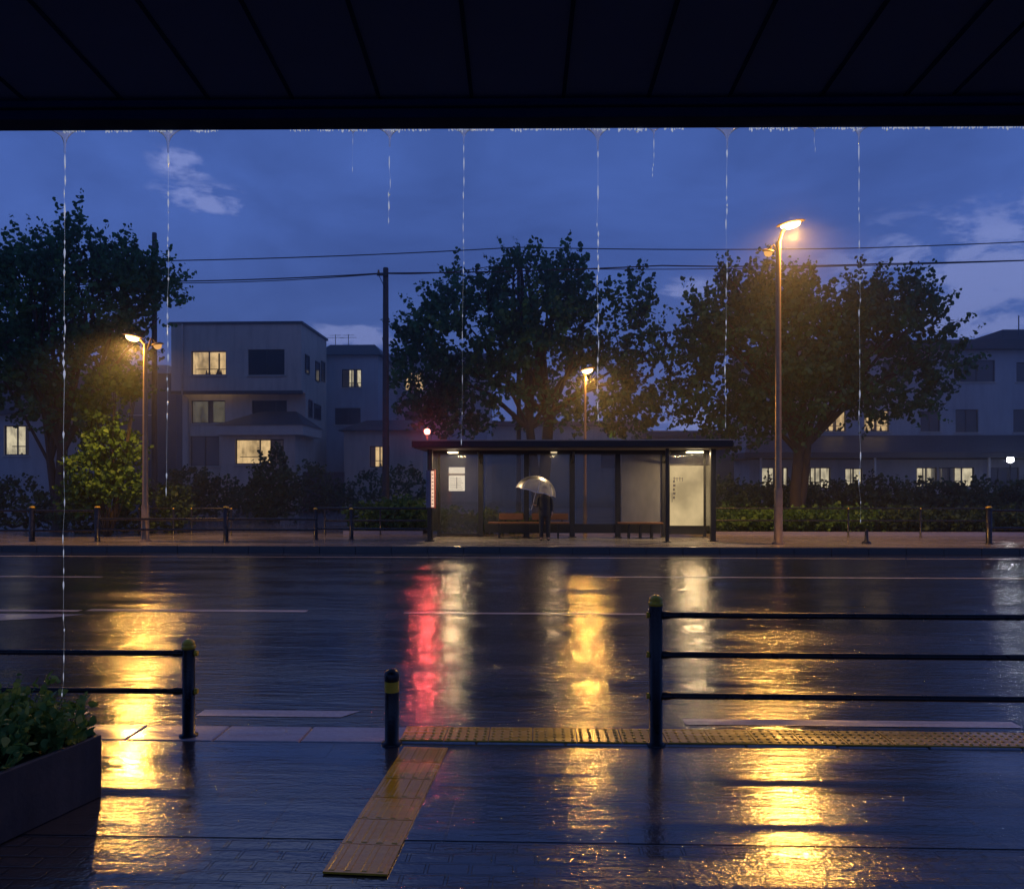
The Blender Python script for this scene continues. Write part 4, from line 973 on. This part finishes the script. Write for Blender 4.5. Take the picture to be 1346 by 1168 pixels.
# ------------------------------------------------------------------ the waiting person
def skin_mesh(verts, edges, radii, levels=2):
    me = bpy.data.meshes.new('s'); me.from_pydata([tuple(v) for v in verts], edges, []); o = bpy.data.objects.new('s', me); COL.objects.link(o)
    md = o.modifiers.new('k', 'SKIN'); md.use_smooth_shade = True
    for i, r in enumerate(radii): me.skin_vertices[0].data[i].radius = (r if isinstance(r, tuple) else (r, r))
    me.skin_vertices[0].data[0].use_root = True
    s2 = o.modifiers.new('sub', 'SUBSURF'); s2.levels = levels; s2.render_levels = levels
    dg = bpy.context.evaluated_depsgraph_get(); dg.update(); ev = o.evaluated_get(dg); m2 = ev.to_mesh()
    V = [v.co.copy() for v in m2.vertices]; F = [list(p.vertices) for p in m2.polygons]; ev.to_mesh_clear(); bpy.data.objects.remove(o); return V, F
pp = G(716, 710); 
T = thing('person', (pp.x, pp.y, 0), 'person in dark coat and trousers waiting under a clear umbrella before the shelter', 'person')
def o3(x, y, z): return Vector((pp.x + x, pp.y + y, z))     # +x right in the photo, -y toward the viewer
HAND = o3(-.30, -.24, 1.10)
v = [o3(0, 0, .88), o3(0, 0, 1.02), o3(0, .01, 1.2), o3(0, .01, 1.34), o3(0, -.005, 1.41), o3(0, -.02, 1.49),
     o3(-.09, 0, .84), o3(-.10, -.01, .46), o3(-.105, .02, .09), o3(-.115, -.12, .04),
     o3(.09, 0, .84), o3(.10, -.01, .46), o3(.105, .02, .09), o3(.12, -.12, .04),
     o3(-.17, 0, 1.31), o3(-.235, .0, 1.06), HAND + Vector((.02, .02, -.02)),
     o3(.17, 0, 1.31), o3(.215, .02, 1.07), o3(.225, -.05, .86)]
e = [(0, 1), (1, 2), (2, 3), (3, 4), (4, 5), (0, 6), (6, 7), (7, 8), (8, 9), (0, 10), (10, 11), (11, 12), (12, 13), (3, 14), (14, 15), (15, 16), (3, 17), (17, 18), (18, 19)]
r = [(.15, .10), (.125, .09), (.15, .10), (.13, .085), .05, .05, .085, .055, .038, .03, .085, .055, .038, .03, .05, .038, .024, .05, .038, .024]
bv, bf = skin_mesh(v, e, r)
mb = MB(); mb.add(bv, bf, True)
# head with brow, nose, chin, ears
hc = o3(0, -.03, 1.56); vs = []; nu, nv = 20, 16
for i in range(nv + 1):
    th = PI * i / nv
    for j in range(nu):
        ph = 2 * PI * j / nu; x = math.sin(th) * math.cos(ph); y = math.sin(th) * math.sin(ph); z = math.cos(th)
        rx, ry, rz_ = .075, .093, .112
        if z < 0: rx *= 1 + .28 * z; ry *= 1 + .12 * z
        px_, py_, pz_ = x * rx, y * ry, z * rz_
        if y < -.75 and abs(x) < .3: py_ -= .022 * max(0, 1 - abs(z + .12) / .25) * (1 - abs(x) / .3)       # nose
        if y < -.7 and abs(abs(x) - .38) < .2 and abs(z - .1) < .14: py_ += .008                             # eye sockets
        if y < -.7 and abs(x) < .35 and abs(z + .5) < .08: py_ -= .005                                       # mouth
        vs.append(hc + Vector((px_, py_, pz_)))
mb.add(vs, [(i * nu + j, i * nu + (j + 1) % nu, (i + 1) * nu + (j + 1) % nu, (i + 1) * nu + j) for i in range(nv) for j in range(nu)], True)
for s in (-1, 1): mb.lathe([(.0001, -.03), (.014, -.015), (.018, .01), (.0001, .03)], hc + Vector((s * .077, .005, .0)), 8, .45, 1)
def hand(c, down, palm, side):
    "palm with five separate curled fingers; down = finger direction"
    down = down.normalized(); palm = palm.normalized(); s = down.cross(palm).normalized() * side
    V, F = skin_mesh([c, c + down * .045, c + down * .085], [(0, 1), (1, 2)], [(.024, .014), (.034, .013), (.032, .011)], 1); mb.add(V, F, True)
    for k, L in enumerate((.062, .072, .068, .052)):
        b0 = c + down * .085 + s * (.026 - .0175 * k)
        V, F = skin_mesh([b0 - down * .015, b0 + down * L * .4 + palm * .006, b0 + down * L * .65 + palm * (.02), b0 + down * L * .72 + palm * .04], [(0, 1), (1, 2), (2, 3)], [.0085, .008, .0075, .006], 1); mb.add(V, F, True)
    b0 = c + down * .03 + s * .026
    V, F = skin_mesh([b0, b0 + s * .022 + down * .02 + palm * .01, b0 + s * .028 + down * .045 + palm * .026], [(0, 1), (1, 2)], [.011, .0095, .008], 1); mb.add(V, F, True)
hand(o3(.225, -.05, .86), Vector((.02, -.1, -1)), Vector((-1, 0, 0)), 1)
hand(HAND + Vector((.035, .03, -.015)), Vector((-.8, -.5, .25)), Vector((.3, -.6, .6)), -1)
mb.build('body', M['skin'], T)
# coat: lofted rings over torso plus sleeves
def loft(mb, rings, n=20):
    vs = []
    for (c, rx, ry) in rings:
        for j in range(n):
            a_ = 2 * PI * j / n; k = 1 + .02 * math.sin(5 * a_ + c.z * 20); vs.append(c + Vector((rx * k * math.cos(a_), ry * k * math.sin(a_), 0)))
    mb.add(vs, [(i * n + j, i * n + (j + 1) % n, (i + 1) * n + (j + 1) % n, (i + 1) * n + j) for i in range(len(rings) - 1) for j in range(n)], True)
mb = MB()
loft(mb, [(o3(0, 0, .74), .185, .14), (o3(0, 0, .76), .195, .15), (o3(0, 0, .95), .18, .135), (o3(0, 0, 1.08), .165, .125), (o3(0, 0, 1.25), .19, .13), (o3(0, 0, 1.34), .175, .11), (o3(0, 0, 1.385), .10, .075), (o3(0, -.005, 1.42), .065, .065), (o3(0, -.005, 1.45), .07, .07)])
mb.tube([o3(-.13, 0, 1.33), o3(-.19, 0, 1.27), o3(-.245, 0, 1.06), o3(-.29, -.12, 1.07), HAND + Vector((.03, .05, -.02))], [.05, .062, .052, .045, .036], 12)
mb.tube([o3(.13, 0, 1.33), o3(.19, 0, 1.27), o3(.225, .02, 1.07), o3(.228, -.04, .89)], [.05, .062, .052, .04], 12)
mb.build('coat', M['coat'], T)
mb = MB()
for s in (-1, 1): mb.tube([o3(s * .085, 0, .9), o3(s * .09, 0, .72), o3(s * .10, -.01, .46), o3(s * .105, .015, .10)], [.10, .095, .072, .062], 14)
mb.build('trousers', M['trousers'], T)
for s in (-1, 1):
    mb = MB(); c = o3(s * .11, -.06, 0); k = [(-.10, .03, .07), (-.06, .045, .09), (0, .05, .085), (.08, .045, .06), (.15, .042, .05), (.19, .02, .035)]
    vs = []; n = 12
    for (q, w_, h_) in k:
        for j in range(n):
            a_ = 2 * PI * j / n; vs.append(c + Vector((math.cos(a_) * w_ + s * q * .12 * 0, .10 - q - .02, max(.0, h_ / 2 + math.sin(a_) * h_ / 2))))
    mb.add(vs, [(i * n + j, i * n + (j + 1) % n, (i + 1) * n + (j + 1) % n, (i + 1) * n + j) for i in range(len(k) - 1) for j in range(n)], True); mb.add(vs[:n], [tuple(range(n))]); mb.add(vs[-n:], [tuple(range(n))[::-1]])
    mb.build('shoe', M['shoe'], T)
mb = MB(); vs = []
for i in range(9):
    th = PI * .62 * i / 8
    for j in range(18):
        ph = 2 * PI * j / 18; front = max(0, -math.sin(ph)); t2 = th * (1 - .42 * front)
        vs.append(hc + Vector((math.sin(t2) * math.cos(ph) * .087, math.sin(t2) * math.sin(ph) * .105 + .008, math.cos(t2) * .124 + .004)))
mb.add(vs, [(i * 18 + j, i * 18 + (j + 1) % 18, (i + 1) * 18 + (j + 1) % 18, (i + 1) * 18 + j) for i in range(8) for j in range(18)], True); mb.build('hair', M['hair'], T)
# umbrella
M['rib'] = mat('white_rib', (.75, .75, .78), None, .35); M['umb_rim'] = mat('white_hem', (.75, .76, .8), None, .4)
top = W(709.5, 626, HAND.y + .02); bot = W(699, 668, HAND.y)
U = thing('umbrella', bot, 'open clear vinyl umbrella held by the waiting person', 'umbrella')
axv = (top - bot).normalized(); Lh = (top - bot).length
rot = axv.to_track_quat('Z', 'Y').to_matrix().to_4x4(); mt = Matrix.Translation(top) @ rot
R0, H0 = .62, .50; nr = 8
def umb(th, k):   # th 0 top .. 1 rim
    a_ = th * PI * .47; return R0 * math.sin(a_) / math.sin(PI * .47), -H0 * (1 - math.cos(a_)) / (1 - math.cos(PI * .47))
mb = MB(); vs = []; n = 48; K_ = 9
for i in range(K_ + 1):
    th = max(i / K_, .01); rr, zz = umb(th, 0)
    for j in range(n):
        a_ = 2 * PI * j / n; f_ = (j % 6) / 6; dip = 4 * f_ * (1 - f_)
        vs.append(mt @ Vector((rr * (1 - .05 * dip * th) * math.cos(a_), rr * (1 - .05 * dip * th) * math.sin(a_), zz + .025 * dip * th * th)))
mb.add(vs, [(i * n + j, i * n + (j + 1) % n, (i + 1) * n + (j + 1) % n, (i + 1) * n + j) for i in range(K_) for j in range(n)], True); mb.build('canopy', M['umb'], U)
mb = MB(); rim = [vs[K_ * n + j] for j in range(n)] + [vs[K_ * n]]; mb.tube(rim, .011, 6, False); mb.build('rim', M['umb_rim'], U)
for k in range(8):
    a_ = 2 * PI * k / 8; pts = []
    for i in range(10):
        rr, zz = umb(i / 9, 0); pts.append(mt @ Vector((rr * math.cos(a_), rr * math.sin(a_), zz - .006)))
    mb = MB(); mb.tube(pts, .008, 6); mb.build('rib', M['rib'], U)
mb = MB(); mb.tube([top + axv * .05, bot + axv * .02], .007, 8); mb.build('shaft', M['rib'], U)
mb = MB(); pts = [bot + axv * .10, bot + axv * .02, bot, bot + Vector((-.012, 0, -.03)), bot + Vector((-.04, 0, -.045)), bot + Vector((-.065, 0, -.03)), bot + Vector((-.07, 0, 0))]
mb.tube(pts, .011, 8); mb.build('handle', M['paper'], U)
# ------------------------------------------------------------------ planter
c1 = Vector((-2.43, 4.18)); c2 = Vector((-2.57, 3.70)); PH = .345
d1 = (c1 - c2).normalized(); c2 = c1 - d1 * .62; d2 = Vector((-d1.y, d1.x))   # to the left
c3 = c2 + d2 * 1.3; c4 = c1 + d2 * 1.3
t = thing('planter', ((c1.x + c3.x) / 2, (c1.y + c3.y) / 2, 0), 'dark rectangular planter box at the lower left corner', 'planter')
mb = MB(); o_ = [c1, c4, c3, c2]; ctr = (c1 + c3) / 2
inn = [ctr + (p - ctr) * .0 + Vector(((abs((p - ctr).dot(d1)) - .03) * (1 if (p - ctr).dot(d1) > 0 else -1) * d1.x + (abs((p - ctr).dot(d2)) - .03) * (1 if (p - ctr).dot(d2) > 0 else -1) * d2.x,
                                      (abs((p - ctr).dot(d1)) - .03) * (1 if (p - ctr).dot(d1) > 0 else -1) * d1.y + (abs((p - ctr).dot(d2)) - .03) * (1 if (p - ctr).dot(d2) > 0 else -1) * d2.y)) for p in o_]
vs = [(p.x, p.y, .0) for p in o_] + [(p.x, p.y, PH) for p in o_] + [(p.x, p.y, PH) for p in inn] + [(p.x, p.y, PH - .08) for p in inn]
mb.add(vs, [(i, (i + 1) % 4, 4 + (i + 1) % 4, 4 + i) for i in range(4)] + [(4 + i, 4 + (i + 1) % 4, 8 + (i + 1) % 4, 8 + i) for i in range(4)] + [(8 + i, 8 + (i + 1) % 4, 12 + (i + 1) % 4, 12 + i) for i in range(4)] + [(3, 2, 1, 0)])
mb.build('box', M['planter'], t, bevel=.006)
mb = MB(); mb.add([(p.x, p.y, PH - .05) for p in inn], [(0, 1, 2, 3)]); mb.build('soil', M['soil'], t)
M['leaf_p'] = leaf_mat('planter_leaves', (.07, .17, .04), (.14, .30, .07), (.26, .40, .10), .35)
t2 = thing('potted_plant', (ctr.x, ctr.y, PH - .05), 'leafy green plants filling the planter at the lower left', 'plant')
C = []; S_ = []; mb = MB()
for k in range(330):
    q = Vector((0, 0)) + d1 * random.uniform(-.27, .30) + d2 * random.uniform(-.56, .62); b0 = Vector((ctr.x + q.x, ctr.y + q.y, PH - .05))
    edge_f = abs((q).dot(d2)) / .66; Lk = random.uniform(.12, .33) * (1 - .45 * edge_f ** 3) * (1.05 if q.dot(d1) > 0 else .85)
    out = Vector((q.x, q.y, 0)) * .14
    e0 = b0 + Vector((out.x + random.gauss(0, .05), out.y + random.gauss(0, .05), Lk))
    m0 = b0.lerp(e0, .5) + Vector((0, 0, .03)); mb.tube([b0, m0, e0], [.003, .0025, .0015], 5)
    for i in range(11):
        u_ = .25 + .8 * i / 11; c = b0.lerp(e0, u_) + Vector((random.gauss(0, .022), random.gauss(0, .022), random.gauss(0, .014))); C.append(c); S_.append(random.uniform(.013, .032))
LEAF2 = np.array([(0, -1.1), (.5, -.65), (.72, -.1), (.5, .5), (0, 1.3), (-.5, .5), (-.72, -.1), (-.5, -.65)], float)
leaf_mesh('foliage', np.array(C), np.array(S_), M['leaf_p'], t2, nrm_bias=np.array([0, -.5, .9]), shape=LEAF2)
mb.build('stems', M['leaf_p'], t2)
# ------------------------------------------------------------------ world, sun, haze
w = bpy.data.worlds.new('World'); sc.world = w; w.use_nodes = True; nt = w.node_tree; nt.nodes.clear()
out = N(nt, 'OutputWorld'); bg = N(nt, 'Background'); nt.links.new(bg.outputs[0], out.inputs[0])
tc = N(nt, 'TexCoord').outputs['Generated']
sep = N(nt, 'SeparateXYZ'); nt.links.new(tc, sep.inputs[0])
SKYK = 1.22
grad = ramp(nt, sep.outputs['Z'], [(0.0, (.058, .100, .29)), (.13, (.059, .112, .355)), (.30, (.054, .112, .385)), (.50, (.044, .094, .32)), (1, (.034, .072, .20))])
sky = N(nt, 'TexSky'); sky.sky_type = 'NISHITA'; sky.sun_disc = False; sky.sun_elevation = math.radians(-2.0); sky.sun_rotation = math.radians(200)
sk = N(nt, 'MixRGB', blend_type='ADD'); sk.inputs[0].default_value = .03; nt.links.new(grad, sk.inputs[1]); nt.links.new(sky.outputs[0], sk.inputs[2])
mp = N(nt, 'Mapping'); nt.links.new(tc, mp.inputs[0]); mp.inputs['Scale'].default_value = (1, 1, 2.6)
nz = noise_n(nt, mp.outputs[0], 2.2, 6, .6, .6); nz2 = noise_n(nt, mp.outputs[0], 13, 9, .66, .3)
soft = N(nt, 'MixRGB', blend_type='MULTIPLY'); nt.links.new(sk.outputs[0], soft.inputs[1]); soft.inputs[2].default_value = (.68, .68, .70, 1)
nt.links.new(rng(nt, nz, .38, .66, 0, 1), soft.inputs[0])
cur = soft.outputs[0]
blobs = [((1290, 378), (.15, .07)), ((1200, 372), (.05, .025)), ((905, 384), (.035, .014)), ((272, 264), (.045, .016)), ((240, 216), (.028, .014)), ((465, 440), (.05, .014)), ((1330, 420), (.08, .03)), ((905, 560), (.05, .03))]
mask = None
for (p, rad) in blobs:
    d = (W(p[0], p[1], 100) - Vector((0, 0, EYE))).normalized()
    vm = N(nt, 'VectorMath', operation='SUBTRACT'); nt.links.new(tc, vm.inputs[0]); vm.inputs[1].default_value = d
    v2 = N(nt, 'VectorMath', operation='MULTIPLY'); nt.links.new(vm.outputs[0], v2.inputs[0]); v2.inputs[1].default_value = (1 / rad[0], 1 / rad[0], 1 / rad[1])
    ln = N(nt, 'VectorMath', operation='LENGTH'); nt.links.new(v2.outputs[0], ln.inputs[0])
    q = rng(nt, ln.outputs['Value'], 0, 1.6, 1, 0); mask = q if mask is None else math_n(nt, 'MAXIMUM', mask, q)
cl = math_n(nt, 'MULTIPLY', rng(nt, math_n(nt, 'ADD', nz2, math_n(nt, 'MULTIPLY', mask, .17)), .55, .66, 0, 1), rng(nt, mask, .02, .5, 0, 1))
ca = N(nt, 'MixRGB', blend_type='MIX'); nt.links.new(math_n(nt, 'MULTIPLY', cl, .62), ca.inputs[0]); nt.links.new(cur, ca.inputs[1]); ca.inputs[2].default_value = (.22, .27, .56, 1)
nt.links.new(ca.outputs[0], bg.inputs[0]); bg.inputs[1].default_value = SKYK
sl = bpy.data.lights.new('sun', 'SUN'); sl.energy = .03; sl.angle = math.radians(20); sl.color = (.6, .7, 1)
so = bpy.data.objects.new('sun', sl); COL.objects.link(so); so.rotation_euler = (math.radians(55), 0, math.radians(200))
# thin rain haze over the street
def haze_mat(name, dens):
    m, nt, out = new_mat(name); v = N(nt, 'VolumeScatter'); v.inputs['Color'].default_value = (.85, .9, 1, 1); v.inputs['Density'].default_value = dens; v.inputs['Anisotropy'].default_value = .35
    nt.links.new(v.outputs[0], out.inputs['Volume']); return m
mb = MB(); mb.box(-45, 45, 21.0, 62, -.39, 15.5); hz = mb.build('rain_haze', haze_mat('rain_haze', .0085)); hz['kind'] = 'stuff'; hz['label'] = 'thin blue rain haze hanging over the far side of the street'; hz['category'] = 'haze'
# ------------------------------------------------------------------ render settings
sc.view_settings.view_transform = 'Standard'; sc.view_settings.look = 'None'; sc.view_settings.exposure = 0; sc.view_settings.gamma = 1
cy = sc.cycles
sc.render.engine = 'CYCLES'
cy.use_denoising = True
try: cy.denoiser = 'OPENIMAGEDENOISE'
except Exception: pass
cy.max_bounces = 8; cy.diffuse_bounces = 2; cy.glossy_bounces = 4; cy.transmission_bounces = 6; cy.volume_bounces = 0; cy.transparent_max_bounces = 12
cy.sample_clamp_indirect = 4.0; cy.sample_clamp_direct = 0; cy.caustics_reflective = False; cy.caustics_refractive = False
